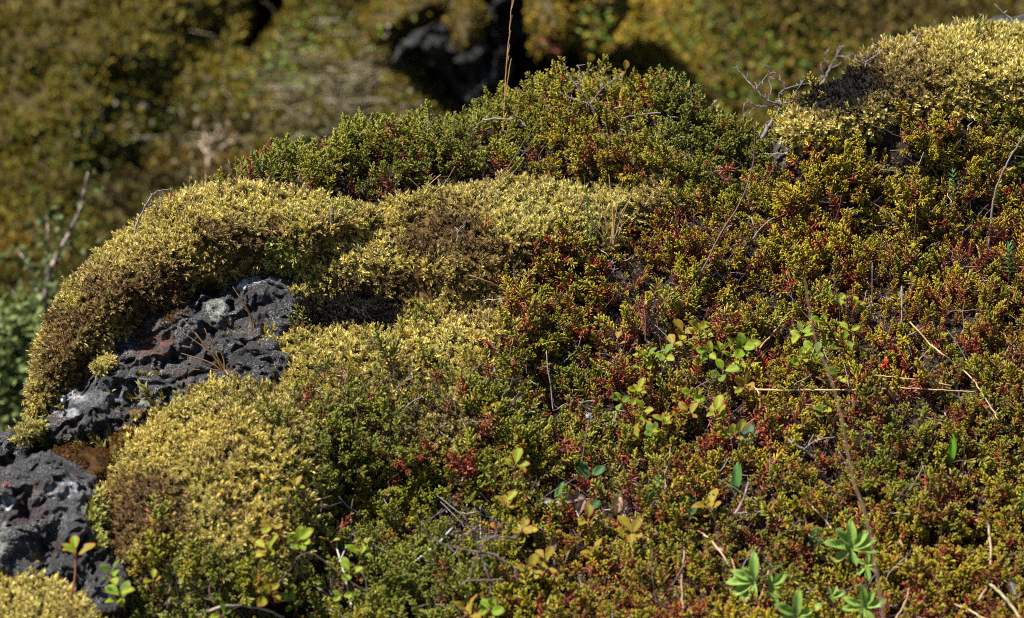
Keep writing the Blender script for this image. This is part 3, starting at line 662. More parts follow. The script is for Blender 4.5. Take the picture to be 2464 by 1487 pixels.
LYING = [
 ([(1780, 935), (1900, 939), (2040, 938), (2150, 934), (2250, 938), (2345, 943)], 5, 2, STR, 'long straight straw lying level under the red flower bud'),
 ([(2040, 918), (2110, 905), (2190, 912), (2290, 928)], 4, 2, STR, 'arched pale straw just above the long level one'),
 ([(2190, 775), (2250, 838), (2330, 900), (2372, 960), (2402, 1010)], 4, 2.5, STR, 'thin straw slanting down on the slope under the small needle sprig'),
 ([(1828, 838), (1870, 790), (1900, 750)], 4, 2, STR, 'short straight straw pointing up between two bilberry clumps'),
 ([(1590, 905), (1612, 850), (1660, 815), (1712, 808)], 4, 2, STR, 'arched straw bent over the middle bilberry leaves'),
 ([(1812, 925), (1835, 960), (1850, 1005)], 4, 2.5, STR, 'short pale straw hanging from the end of the level straw'),
 ([(2190, 890), (2240, 835)], 3.5, 2, TAN, 'short brown straw leaning beside the red flower bud'),
 ([(1756, 1058), (1800, 1020), (1840, 985)], 4, 2, TAN, 'brown straw leaning over the grey-green round leaves'),
 ([(1128, 662), (1180, 680), (1222, 702)], 4, 3, TAN, 'short brown straw lying on the pale moss beside the crowberry edge'),
 ([(471, 1483), (546, 1459), (622, 1463), (684, 1487)], 7, 5, (.42, .34, .27), 'arched pale stem at the bottom, below the golden cushion'),
 ([(845, 1456), (828, 1380), (812, 1320), (809, 1294)], 5, 4, WHT, 'bleached white stem crossing another one near the bottom'),
 ([(799, 1430), (802, 1385), (820, 1345), (838, 1312), (862, 1301)], 4, 3, WHT, 'curved whitish stem crossed by the straight white one'),
 ([(954, 1403), (978, 1372), (1003, 1347), (1050, 1312), (1086, 1272)], 5, 4, (.55, .5, .46), 'slanting grey-white stem left of the tangled dead twigs'),
 ([(1940, 1205), (1975, 1240), (2000, 1270)], 4, 4, STR, 'short straw pointing down to the largest star-leaved rosette'),
 ([(1898, 1300), (1960, 1328), (2030, 1352)], 5, 4, TAN, 'brown straw under the largest star-leaved rosette'),
 ([(1672, 1272), (1720, 1310), (1760, 1370)], 5, 3, STR, 'thin straw above the second star-leaved rosette'),
 ([(1762, 1345), (1780, 1420), (1812, 1500)], 5, 5, TAN, 'brown straw crossing the second star-leaved rosette'),
 ([(1818, 1490), (1832, 1430), (1850, 1374)], 5, 4, TAN, 'straight brown straw to the side of the second star-leaved rosette'),
 ([(2375, 1400), (2410, 1430), (2450, 1480), (2480, 1540)], 8, 6, (.33, .27, .15), 'thick olive-tan grass blade at the bottom corner'),
 ([(2290, 1450), (2350, 1478), (2400, 1510)], 5, 4, STR, 'thick pale straw beside the olive-tan blade at the bottom corner'),
 ([(2200, 1350), (2180, 1440), (2150, 1500)], 4, 3, STR, 'straw under the tan dry leaf'),
 ([(2378, 1250), (2384, 1330), (2378, 1400), (2355, 1445)], 6, 5, (.34, .24, .18), 'upright brownish stalk above the olive-tan blade'),
 ([(2165, 720), (2170, 690), (2168, 780)], 3, 3, GREY, 'fine grey stem standing among rusty shoots on the slope'),
 ([(1645, 1490), (1640, 1400), (1648, 1310)], 5, 4, (.3, .22, .12), 'wavy brown stem near the serrated leaf'),
]
for pts, a, b, c, lab in LYING: stalk('straw', pts, a, b, c, lab, 'straw', lie=True, lift=.030, group='dry straws lying on the crowberry')
stalk('grass_stalk', [(1936, 670), (1950, 760), (1968, 835), (1988, 885), (2012, 950), (2032, 1050), (2052, 1150), (2078, 1225), (2098, 1310), (2112, 1400), (2128, 1500), (2140, 1650), (2150, 1900)], 2.6, 4.5, (.13, .085, .04), 'blurred grass stalk close to the lens, drooping over the bilberry leaves', 'grass stalk', depth=(2.34, 2.12))

def tuft(x, y, ends, col, label, root_d=0, w=5):
    bag = Bag(); d0 = surf(x, y)[0] - .004; rr = np.random.default_rng(int(x))
    for ex_, ey_ in ends:
        mx_, my_ = (x + ex_) / 2 + rr.normal(0, 8), (y + ey_) / 2 + rr.normal(0, 5)
        p = catmull([(x + rr.normal(0, 3), y + rr.normal(0, 3)), (mx_, my_), (ex_, ey_)], 4); dd = np.linspace(d0, d0 - .012, len(p))
        dd = np.minimum(dd, surf(p[:, 0], p[:, 1]) - .004)
        tube(bag, px(p[:, 0], p[:, 1], dd), np.linspace(w, 1.5, len(p)) * PXM / 2, np.array(col) * rr.uniform(.6, 1.2), 4)
    tag(bag.build('dead_grass_tuft', M_STRAW, None, True), label, 'grass tuft', 'dead grass tufts on the hummock')
tuft(548, 908, [(446, 774), (470, 800), (436, 850), (505, 812), (520, 845), (455, 872), (575, 880), (440, 800), (492, 790), (462, 888)], TAN, 'tawny dead grass tuft fanning out over the black lava')
tuft(611, 804, [(570, 705), (588, 742), (560, 690)], TAN, 'few tall dead grass blades on the lava beside the pale moss', w=4)
tuft(1168, 562, [(1150, 505), (1162, 485), (1195, 520), (1182, 540), (1140, 525), (1160, 440)], (.34, .16, .05), 'small orange-brown dead grass tuft on the brown moss patch', w=5)
tuft(1470, 598, [(1430, 440), (1445, 470), (1465, 420), (1490, 470), (1515, 480), (1540, 500), (1500, 430), (1410, 520), (1530, 455), (1480, 500), (1395, 480)], (.40, .26, .11), 'loose tuft of long tawny dead grass at the edge of the pale moss', w=4)
tuft(1415, 590, [(1412, 470), (1405, 420), (1425, 540)], (.07, .14, .03), 'few fresh green grass blades beside the tawny dead grass', w=5)
tuft(2300, 1110, [(2296, 1052), (2308, 1060)], (.07, .20, .01), 'short bright green grass blades in the lower crowberry', w=14)
tuft(1200, 440, [(1290, 330), (1262, 380), (1320, 250)], (.2, .18, .06), 'thin green-grey grass blades leaning on the crest shrubs', w=3)
tuft(1075, 380, [(1090, 320), (1078, 310)], STR, 'pair of bleached grass blades in the crest shrubs', w=5)
tuft(1030, 475, [(1060, 420), (1095, 400), (985, 430)], STR, 'thin pale grass blades where the crest shrubs meet the pale moss', w=2.5)

def twigs(name, strokes, col, label, cat='twig', group=None, d=None, mat=None, lift=.006):
    bag = Bag(); x0, y0 = strokes[0][0][0]; rr = np.random.default_rng(int(x0 + y0))
    dd0 = (surf(x0, y0)[0] - lift) if d is None else d
    dm = {}
    for pts, w0, w1 in strokes:
        p = catmull(pts, 5); dd = dd0 + .012 * np.cumsum(rr.normal(0, .35, len(p))) * .2
        k = (round(pts[0][0]), round(pts[0][1])); dd = dd - dd[0] + dm.get(k, dd0)
        for q, v in zip(pts, dd[::5]): dm.setdefault((round(q[0]), round(q[1])), v)
        P = px(p[:, 0], p[:, 1], dd) + rr.normal(0, .00035, (len(p), 3))
        tube(bag, P, np.linspace(w0, w1, len(P)) * PXM / 2 * .75 * (1 + .25 * rr.normal(0, .5, len(P)).clip(-1, 1)), np.array(col) * .8 * rr.uniform(.6, 1.3, (len(P), 1)), 7)
        if w1 < 4:                       # little side spurs
            for i in range(2, len(P) - 1, 4):
                dv = unit(rr.normal(0, 1, 3) + UZ * .5); tube(bag, [P[i], P[i] + dv * rr.uniform(.003, .008)], [.0006, .0004], np.array(col) * .9, 4)
    tag(bag.build(name, mat or M_WOOD, None, True), label, cat, group)

BK = (.19, .15, .165)
twigs('dead_bush', [([(1834, 335), (1848, 305), (1865, 283), (1880, 250)], 15, 10), ([(1880, 250), (1848, 243), (1819, 215), (1794, 189), (1776, 168), (1775, 150)], 8, 2.5), ([(1819, 215), (1830, 200), (1848, 179), (1853, 160)], 5, 2),
 ([(1880, 250), (1840, 257), (1819, 257), (1797, 281)], 6, 2.5), ([(1880, 250), (1874, 229), (1890, 214), (1926, 204), (1958, 200), (1975, 205)], 7, 3), ([(1926, 204), (1937, 189), (1934, 180)], 4, 2),
 ([(1880, 250), (1905, 245), (1912, 229), (1933, 193)], 5, 2), ([(1865, 283), (1898, 274), (1919, 261), (1962, 250)], 8, 4), ([(1865, 283), (1847, 295), (1837, 308)], 5, 3), ([(1848, 243), (1856, 215), (1850, 190), (1862, 170)], 4, 2),
 ([(1890, 214), (1880, 195), (1862, 190), (1850, 172)], 4, 2), ([(1912, 229), (1925, 240), (1921, 262)], 4, 3), ([(1819, 257), (1800, 245), (1790, 255), (1786, 285)], 4, 2)], BK,
 'leafless grey dead bush standing in the dip between the crest shrubs and the upper mound', 'dead bush', d=surf(1850, 372)[0] - .01)
twigs('dead_twig', [([(1975, 215), (1985, 190), (1997, 165), (2012, 135), (2030, 108)], 9, 3), ([(1997, 165), (1985, 135), (1996, 112)], 4, 2), ([(2012, 135), (2040, 138), (2050, 160)], 4, 2), ([(2012, 135), (2018, 115), (2014, 105)], 3, 2), ([(1997, 165), (2025, 150), (2048, 128)], 4, 2), ([(1985, 190), (1975, 155), (1977, 150)], 4, 4)], (.26, .20, .20), 'bristly pale dead twig leaning behind the upper mound', 'twig', d=3.25)
twigs('dead_twig', [([(2083, 170), (2085, 150), (2105, 136), (2130, 120)], 5, 2.5), ([(2085, 150), (2062, 136), (2044, 125)], 4, 2), ([(2085, 150), (2087, 132)], 4, 3), ([(2115, 128), (2105, 110), (2098, 103)], 3, 2)], BK, 'thin forked grey twig on the edge of the blackened moss')
twigs('dead_twig', [([(2196, 112), (2205, 92), (2214, 70)], 5, 3)], (.3, .26, .27), 'single short grey twig sticking up from the upper mound')
twigs('dead_twig', [([(2298, 82), (2300, 64), (2303, 46)], 4, 3)], (.08, .06, .06), 'tiny dark twig near the top of the upper mound')
twigs('dead_twig', [([(2475, 82), (2440, 50), (2415, 32), (2395, 10)], 5, 3)], (.3, .26, .27), 'grey twig above the small lava lump on the mound top', d=3.08)
twigs('dead_branch', [([(1436, 290), (1422, 250), (1391, 210), (1368, 179), (1357, 152)], 10, 4), ([(1391, 210), (1400, 185), (1395, 165), (1388, 156)], 5, 3), ([(1400, 185), (1417, 170), (1430, 162)], 4, 3), ([(1422, 250), (1444, 219), (1471, 197), (1500, 179)], 7, 4), ([(1422, 250), (1400, 245), (1377, 237), (1346, 221)], 5, 3), ([(1444, 219), (1446, 200), (1436, 190)], 4, 3)], (.17, .125, .13),
 'forked bare branch sticking out above the crest shrubs', 'branch', d=surf(1430, 300)[0] - .03)
twigs('dead_branch', [([(1160, 288), (1198, 286), (1234, 286)], 6, 5), ([(1234, 277), (1250, 288), (1268, 306)], 6, 4)], (.3, .26, .25), 'pale dead branch lying beside the tall grass stalk', 'branch', d=surf(1200, 310)[0] - .035)
twigs('dead_branch', [([(1228, 355), (1257, 366), (1270, 376), (1285, 388)], 9, 5)], (.12, .09, .12), 'short thick dark branch end below the tall grass stalk', 'branch', lift=.035)
twigs('dead_branch', [([(1650, 330), (1590, 326), (1538, 322)], 7, 4), ([(1590, 272), (1540, 276), (1496, 284)], 7, 4), ([(1540, 276), (1520, 300), (1490, 310)], 4, 2)], (.19, .15, .16), 'level bare branches in the dark shade of the crest shrubs', 'branch', d=surf(1560, 330)[0] - .035)
twigs('dead_twig', [([(324, 560), (331, 535), (349, 498), (366, 472), (383, 460), (409, 455)], 8, 3), ([(349, 498), (372, 490), (403, 482)], 5, 3), ([(366, 472), (362, 462)], 5, 4)], (.22, .17, .18), 'curved grey twig arching off the back of the large moss dome', d=surf(340, 600)[0] + .02)
twigs('twig_tangle', [([(1180, 1440), (1179, 1400), (1165, 1360), (1154, 1330), (1144, 1298), (1137, 1276), (1109, 1252)], 7, 3), ([(1154, 1330), (1165, 1305), (1190, 1288), (1214, 1252)], 7, 3), ([(1144, 1298), (1180, 1292), (1225, 1294), (1250, 1285)], 6, 3), ([(1154, 1330), (1190, 1335), (1221, 1356)], 8, 5), ([(1098, 1417), (1123, 1400), (1161, 1396), (1211, 1396)], 8, 6), ([(1109, 1322), (1056, 1305), (1014, 1273)], 6, 4), ([(1109, 1322), (1154, 1330)], 6, 6), ([(1137, 1276), (1120, 1290), (1108, 1278)], 6, 3), ([(1133, 1392), (1142, 1350), (1154, 1330)], 6, 5), ([(1137, 1276), (1152, 1262), (1148, 1248)], 6, 4), ([(1190, 1288), (1195, 1260), (1180, 1250)], 4, 3), ([(1221, 1356), (1240, 1370), (1244, 1400)], 5, 4)], (.13, .09, .09),
 'tangle of bare grey-purple twigs low on the slope', 'twigs', lift=.028)
twigs('dead_branch', [([(1893, 1058), (1933, 1082), (1955, 1098), (1978, 1120)], 11, 6), ([(1933, 1082), (1965, 1060), (2010, 1050)], 5, 3)], (.28, .23, .24), 'short thick pale branch lying in the middle of the crowberry slope', 'branch', lift=.034)
twigs('dead_branch', [([(1770, 1236), (1790, 1200), (1800, 1160)], 8, 5), ([(1765, 1236), (1810, 1233), (1862, 1228)], 6, 4)], (.26, .22, .24), 'pale forked branch beside the serrated green leaf', 'branch', lift=.030)
twigs('dead_branch', [([(590, 1480), (640, 1440), (690, 1380), (740, 1330), (830, 1390), (880, 1425)], 5, 4)], (.10, .06, .06), 'dark winding stem below the golden moss cushion', 'branch', lift=.02)
rr = np.random.default_rng(4)
for (x, y, lab) in ((800, 520, 'small grey twig at the foot of the crest shrubs'), (1020, 300, 'bent grey twig end in the crest shrubs'), (1480, 640, 'little grey twig at the moss edge under the tawny grass'), (2320, 560, 'grey woody stem bared among yellow-green shoots'), (2130, 1250, 'grey woody stem above the tan dry leaf'), (1100, 560, 'thin twig caught on the brown moss patch')):
    pts = [(x, y + 25), (x + rr.normal(0, 6), y), (x + rr.normal(0, 14), y - 28)]
    twigs('dead_twig', [(pts, 5, 3), ([pts[1], (pts[1][0] + 18, y - 18)], 3.5, 2)], (.2, .16, .16), lab, lift=.016)

# ------------------------------------------------------------------ broad leaves
def leaf_mesh(name, kind, outline, cmid, cedge, fold=.12, curl=.25, nl=9, nw=6, teeth=0, thick=.02, rib=None):
    """a leaf one unit long along +y"""
    V = []; C = []
    for i in range(nl + 1):
        t = i / nl; wd = outline(t) * (1 + teeth * (i % 2))
        for j in range(nw + 1):
            s = j / nw * 2 - 1
            V.append((s * wd, t, fold * abs(s) * wd * 2.2 - curl * t * t + .03 * math.sin(9 * t + 3 * s)))
            e = max(abs(s) ** 5, max(0, (t - .82) / .18) ** 2); c = np.array(cmid) * (1 + .14 * math.sin(31 * t + 8 * abs(s))); c = lerp(c, np.array(cedge), min(1, e))
            if abs(s) < .1: c = c * 1.25 if rib is None else np.array(rib)
            C.append(c)
    V = np.array(V); n = len(V); C = np.array(C); W = nw + 1
    F = [[i * W + j, i * W + j + 1, (i + 1) * W + j + 1, (i + 1) * W + j] for i in range(nl) for j in range(nw)]
    o = mk(name, V, np.array(F), C, M_LEAF, None, True); me = o.data; bpy.data.objects.remove(o); return me
obov = lambda t: .30 * max(1e-3, math.sin(math.pi * min(1, t ** 1.35))) ** .75 + .004
lanc = lambda t: .17 * max(1e-3, math.sin(math.pi * t ** .9)) ** .8 + .004
G1 = (.17, .26, .014); G2 = (.22, .30, .02); G3 = (.11, .20, .02)
BIL = dict(green=[leaf_mesh('leaf', 0, obov, G1, (.20, .25, .02), .15, .2), leaf_mesh('leaf', 0, obov, G2, (.26, .14, .02), .2, .35), leaf_mesh('leaf', 0, obov, G3, (.18, .20, .03), .1, .1)],
           tipped=[leaf_mesh('leaf', 0, obov, G2, (.36, .045, .015), .15, .2), leaf_mesh('leaf', 0, obov, G1, (.34, .07, .015), .2, .35), leaf_mesh('leaf', 0, obov, (.22, .20, .02), (.38, .08, .02), .1, .1)],
           orange=[leaf_mesh('leaf', 0, obov, (.19, .22, .014), (.36, .06, .015), .15, .2), leaf_mesh('leaf', 0, obov, (.20, .18, .018), (.34, .05, .02), .2, .35), leaf_mesh('leaf', 0, obov, (.23, .22, .02), (.38, .12, .015), .1, .1)])

def place_leaf(parent, me, base, ax, up, size, name='leaf'):
    o = bpy.data.objects.new(name, me); COL.objects.link(o); o.parent = parent
    y = unit(np.asarray(ax, float)); z = np.asarray(up, float); z = unit(z - (z @ y) * y); x = np.cross(y, z)
    M = Matrix(((x[0], y[0], z[0], base[0]), (x[1], y[1], z[1], base[1]), (x[2], y[2], z[2], base[2]), (0, 0, 0, 1)))
    o.matrix_local = M @ Matrix.Diagonal((size, size, size, 1)); return o

def bilberry(x, y, s, kind, label, n=6, dx=0, dy=40, stemc=(.20, .07, .05), fwd=.014):
    """x, y: the middle of the leaf cluster; the stem's foot is dx, dy away"""
    rr = np.random.default_rng(int(x * 7 + y)); rx, ry = x + dx, y + dy
    d0 = surf(rx, ry)[0]; foot = px(rx, ry, d0 + .004); dt = min(d0 - .004, surf(x, y)[0] - fwd - .026); head = px(x, y, dt)
    root = empty('bilberry_sprig', foot); tag(root, label, 'bilberry sprig', 'bilberry sprigs on the hummock')
    mid = (foot + head) / 2 + rr.normal(0, .0025, 3); T = np.array([foot, mid, head]) - foot
    P = catmull(T, 4); b = Bag(); tube(b, P, np.linspace(.0013, .0008, len(P)), np.array(stemc) * np.linspace(.8, 1.5, len(P))[:, None], 6); b.build('stem', M_WOOD, root, True)
    H = P[-1]; axis = unit(unit(H - P[-4]) + UZ * .5 + rr.normal(0, .2, 3)); a = unit(np.cross(axis, [.3, .9, .2])); bb = np.cross(axis, a); a0 = rr.uniform(0, 6.28)
    for i in range(n):
        az = a0 + i * 2.4; rad = math.cos(az) * a + math.sin(az) * bb; out = R(rr.uniform(28, 75))
        dr = unit(axis * math.cos(out) + rad * math.sin(out)); up = unit(axis * math.sin(out) - rad * math.cos(out) + rr.normal(0, .25, 3))
        base = H - axis * .0025 * i
        place_leaf(root, BIL[kind][rr.integers(0, 3)], base + dr * .001, dr, up, s * PXM * rr.uniform(.6, .98))
    return root

BS = [
 (182, 1325, 46, 'tipped', 'red-tipped bilberry sprig on a tall stem before the lower lava boulder', 4, -16, 130),
 (267, 1380, 42, 'green', 'green bilberry sprig at the foot of the golden moss cushion', 6, 10, 60), (286, 1425, 48, 'green', 'lowest and largest green bilberry leaves below the golden cushion', 6, 10, 90),
 (369, 1395, 34, 'tipped', 'slim upright red-edged bilberry bud against the golden cushion base', 3, 16, 60),
 (640, 1320, 40, 'tipped', 'bilberry sprig with orange edges beside the cushion\'s lower corner', 6, 60, 50), (718, 1300, 40, 'green', 'plain green bilberry sprig with upright leaves beyond the cushion\'s lower corner', 6, 20, 40),
 (708, 1165, 36, 'tipped', 'bilberry sprig on a long slanting stem over the golden cushion\'s flank', 4, 75, 150), (655, 1268, 34, 'tipped', 'small bilberry sprig touching the golden moss', 4, 40, 60),
 (651, 1422, 40, 'orange', 'orange-edged bilberry sprig in the dark gap near the bottom', 5, 20, 40), (706, 1445, 40, 'green', 'bilberry sprig rising from the dark gap beside the orange-edged one', 4, -4, 50),
 (789, 1295, 36, 'tipped', 'slender bilberry sprig above the bleached white stems', 3, 6, 50), (868, 1330, 50, 'green', 'bilberry sprig with one broad green leaf, near the white stems', 4, 20, 60),
 (841, 1378, 38, 'green', 'heart-shaped pair of green bilberry leaves between the white stems', 3, 0, 30), (823, 1432, 36, 'green', 'low green bilberry leaves below the crossing white stems', 3, 4, 30),
 (1242, 1115, 42, 'tipped', 'bilberry sprig with spread leaves standing alone in the middle crowberry', 5, -6, 60), (1193, 1150, 38, 'tipped', 'narrow folded bilberry leaves just left of the spread-leaved sprig', 3, 10, 50),
 (1218, 1208, 46, 'tipped', 'tall red-tipped bilberry sprig above the twig tangle', 7, -8, 50), (1258, 1268, 44, 'tipped', 'bilberry sprig right over the twig tangle', 6, -10, 40),
 (1416, 1250, 40, 'orange', 'reddish bilberry sprig beside the curled dry leaf', 5, 6, 70), (1432, 1325, 46, 'orange', 'wide open bilberry sprig with brownish leaf ends', 6, 0, 50),
 (1520, 1278, 46, 'orange', 'orange-flushed bilberry sprig low in the middle of the slope', 6, 10, 50), (1274, 1365, 44, 'orange', 'glowing yellow-orange bilberry sprig right of the twig tangle', 7, 0, 50),
 (1309, 1340, 44, 'orange', 'yellow-orange bilberry sprig touching the glowing one', 6, 10, 60), (1126, 1470, 46, 'tipped', 'blurred bilberry sprig at the bottom edge, left one of two', 6, 0, 60),
 (1178, 1466, 40, 'green', 'blurred green bilberry leaf at the bottom edge beside its neighbour', 4, 0, 60), (540, 1475, 36, 'green', 'small bilberry leaves on the arched pale stem', 4, 0, 30),
 (1548, 990, 42, 'tipped', 'bilberry sprig of the left-hand column, second from its top', 6, 20, 40), (1520, 1048, 40, 'orange', 'bilberry sprig at the foot of the left-hand column', 6, 30, 30), (1575, 1040, 40, 'green', 'green bilberry sprig right of the column\'s foot', 5, 10, 30),
 (1535, 935, 40, 'tipped', 'bilberry rosette at the top of the left-hand column', 7, 20, 40), (1492, 960, 32, 'green', 'small bilberry leaves left of the column of sprigs', 4, 30, 20), (1600, 1018, 40, 'tipped', 'upright red-flushed bilberry sprig beside the column', 4, -6, 40),
 (1485, 818, 36, 'tipped', 'lone bilberry sprig left of the large bilberry patch', 3, 4, 60), (1533, 716, 20, 'green', 'tiny green bilberry bud on a grey stem at the top of the patch', 2, 20, 90), (1553, 858, 44, 'green', 'bilberry sprig with pale round leaves at the patch\'s left rim', 6, 40, 40),
 (1596, 850, 42, 'green', 'yellow-green bilberry sprig below the orange flower bud', 6, 30, 50), (1619, 826, 42, 'tipped', 'bilberry sprig directly under the orange flower bud', 6, 20, 50), (1645, 798, 42, 'tipped', 'bilberry sprig at the crown of the large patch', 6, 0, 50),
 (1684, 795, 46, 'tipped', 'fan-shaped red-tipped bilberry sprig at the patch\'s upper corner', 7, -10, 50), (1706, 848, 38, 'green', 'small-leaved green bilberry sprig in the patch centre', 5, 0, 40), (1737, 850, 42, 'green', 'bilberry sprig left of the red berry', 6, 0, 40),
 (1788, 834, 46, 'green', 'rounded green bilberry sprig right of the red berry', 7, -10, 50), (1762, 866, 42, 'tipped', 'bilberry sprig under the red berry', 6, 0, 40), (1741, 892, 40, 'green', 'green bilberry sprig at the lower middle of the patch', 5, 0, 40), (1798, 890, 44, 'tipped', 'red-edged bilberry sprig above the level straw\'s end', 6, 0, 40),
 (1794, 926, 40, 'tipped', 'bilberry sprig where the level straw begins', 5, -10, 30), (1726, 990, 42, 'tipped', 'reddish bilberry sprig below the level straw', 6, 0, 40), (1664, 958, 40, 'green', 'dull green bilberry sprig between column and patch', 6, 0, 40), (1657, 992, 38, 'orange', 'orange-tinged bilberry sprig under the dull green one', 5, 0, 30),
 (1708, 1212, 48, 'orange', 'bright bilberry sprig with orange blades beside the serrated leaf', 6, -20, 60), (1768, 1045, 42, 'tipped', 'bilberry sprig left of the grey-green round leaves', 4, 0, 40),
 (1989, 712, 42, 'green', 'highest bilberry sprig of the right-hand group, with cupped leaves', 4, 10, 50), (2020, 720, 40, 'green', 'bilberry leaves just right of the cupped ones', 3, -4, 50), (2064, 728, 42, 'tipped', 'spiky bilberry sprig furthest up the slope', 5, 0, 50),
 (1976, 780, 46, 'green', 'tall bilberry sprig beside the blurred stalk', 5, 10, 40), (1927, 796, 38, 'green', 'bilberry sprig left of the blurred stalk', 5, 10, 40), (2026, 822, 44, 'green', 'round-leaved bilberry sprig right of the blurred stalk', 8, 0, 40), (2045, 795, 36, 'green', 'thin upright bilberry leaf over the round-leaved sprig', 2, 0, 40),
 (1928, 866, 44, 'green', 'five-leaved bilberry sprig left of the stalk\'s bend', 6, 0, 40), (1958, 845, 44, 'green', 'bilberry sprig crossed by the blurred stalk', 6, 0, 40), (2018, 910, 36, 'green', 'pale winged bilberry pair under the round-leaved sprig', 3, 0, 30), (1978, 990, 36, 'green', 'faint bilberry leaves under the straw, by the stalk', 4, 0, 30),
 (1505, 172, 36, 'tipped', 'single bilberry leaf pair on the tip of the bare crest branch', 2, -8, 12),
]
for b_ in BS:
    bilberry(*b_[:5], n=b_[5], dx=b_[6], dy=b_[7])

# star-leaved rosettes
edge_pale = (.27, .37, .10)
AL = [leaf_mesh('leaflet', 0, lambda t: .165 * max(1e-3, math.sin(math.pi * t ** 1.25)) ** .7 + .004, c, edge_pale, .28, cu, rib=(.24, .40, .16)) for c, cu in (((.23, .37, .04), .1), ((.27, .42, .05), .22), ((.19, .33, .03), .0))]
def rosette(x, y, s, angs, label, dy=50, tilt=.5, n=None):
    d0 = surf(x, y + dy)[0]; foot = px(x + 6, y + dy, d0); head = px(x, y, min(d0 - .01, surf(x, y)[0] - .034)); root = empty('star_leaved_rosette', foot)
    tag(root, label, 'rosette plant', 'star-leaved rosettes low on the slope'); rr = np.random.default_rng(int(x))
    P = catmull([np.zeros(3), (head - foot) * .5 + rr.normal(0, .001, 3), head - foot], 4); b = Bag(); tube(b, P, .0011, np.array([.20, .30, .06]), 6); b.build('stem', M_WOOD, root, True)
    ax = unit(-FW * .9 + UZ * tilt)
    for a, l in angs:
        th = R(a); dr = unit(RI * math.cos(th) + UP * math.sin(th) - FW * .28); place_leaf(root, AL[rr.integers(0, 3)], P[-1], dr, ax + rr.normal(0, .12, 3), s * l * PXM, 'leaflet')
rosette(2049, 1322, 66, [(92, 1.), (52, .85), (28, .9), (-2, .85), (128, .95), (165, 1.05), (212, .8), (285, .6)], 'largest and palest star-leaved rosette, standing highest of them', 60)
rosette(1817, 1400, 64, [(95, 1.05), (150, .9), (175, 1.), (205, .95), (235, 1.), (262, .85), (130, .7)], 'drooping star-leaved rosette crossed by a brown straw', 60)
rosette(1850, 1412, 58, [(40, .95), (-30, 1.), (-60, .8), (10, .6), (80, .5)], 'darker star-leaved rosette tucked behind the drooping one', 50)
rosette(1921, 1485, 58, [(92, 1.1), (150, 1.1), (35, 1.), (0, .9), (185, .8)], 'star-leaved rosette cut by the bottom edge', 60)
rosette(2078, 1462, 52, [(95, 1.), (60, .9), (20, 1.), (150, .95), (180, .95), (225, .9), (300, .9), (265, .9)], 'pale star-leaved rosette below the largest one', 60)
rosette(2084, 1362, 34, [(80, .9), (20, .9), (140, .8), (220, .9), (280, 1.), (340, .7)], 'small bracts on the stem between two pale rosettes', 60)
rosette(1998, 1437, 30, [(60, 1.), (20, 1.2), (100, .8), (180, .9), (230, .8), (320, .7)], 'tiny yellow-green rosette beside the white dry leaf', 50)

# single leaves lying or standing on the slope
SL = dict(serr=leaf_mesh('blade', 0, lambda t: .15 * max(1e-3, math.sin(math.pi * t ** .95)) ** .7 + .004, (.09, .21, .05), (.12, .26, .05), .12, .1, 14, 6, .16),
          wide=leaf_mesh('blade', 0, lambda t: .27 * max(1e-3, math.sin(math.pi * t ** 1.1)) ** .7 + .004, (.05, .12, .035), (.08, .15, .04), .12, .1, 12, 6, .08),
          lance=leaf_mesh('blade', 0, lambda t: .11 * max(1e-3, math.sin(math.pi * t ** .8)) ** .8 + .004, (.13, .30, .015), (.15, .32, .02), .1, .05),
          grey=leaf_mesh('blade', 0, lambda t: .26 * max(1e-3, math.sin(math.pi * t)) ** .7 + .004, (.16, .14, .14), (.12, .09, .08), .1, .15, rib=(.5, .48, .48)),
          tan=leaf_mesh('blade', 0, lambda t: .24 * max(1e-3, math.sin(math.pi * t ** .9)) ** .8 + .004, (.34, .22, .13), (.22, .10, .055), .5, .3, rib=(.6, .5, .38)),
          white=leaf_mesh('blade', 0, lambda t: .22 * max(1e-3, math.sin(math.pi * t ** .9)) ** .8 + .004, (.28, .21, .17), (.17, .10, .08), .5, .2))
def lone(x, y, ang, s, kind, label, cat='leaf', name='fallen_leaf', up=None, lift=.032, group=None):
    d = surf(x, y)[0]; c = px(x, y, d - lift); dr = RI * math.cos(R(ang)) + UP * math.sin(R(ang)) - FW * .1; base = c - dr * s * PXM / 2
    o = bpy.data.objects.new(name, SL[kind]); COL.objects.link(o); y_ = unit(dr); z = unit(-FW + UZ * .7 + (np.array(up) if up else 0)); z = unit(z - (z @ y_) * y_); x_ = np.cross(y_, z); S = s * PXM
    o.matrix_world = Matrix(((x_[0] * S, y_[0] * S, z[0] * S, base[0]), (x_[1] * S, y_[1] * S, z[1] * S, base[1]), (x_[2] * S, y_[2] * S, z[2] * S, base[2]), (0, 0, 0, 1)))
    tag(o, label, cat, group)
gl = 'green leaves standing in the crowberry'; dl = 'dry leaves lying in the crowberry'
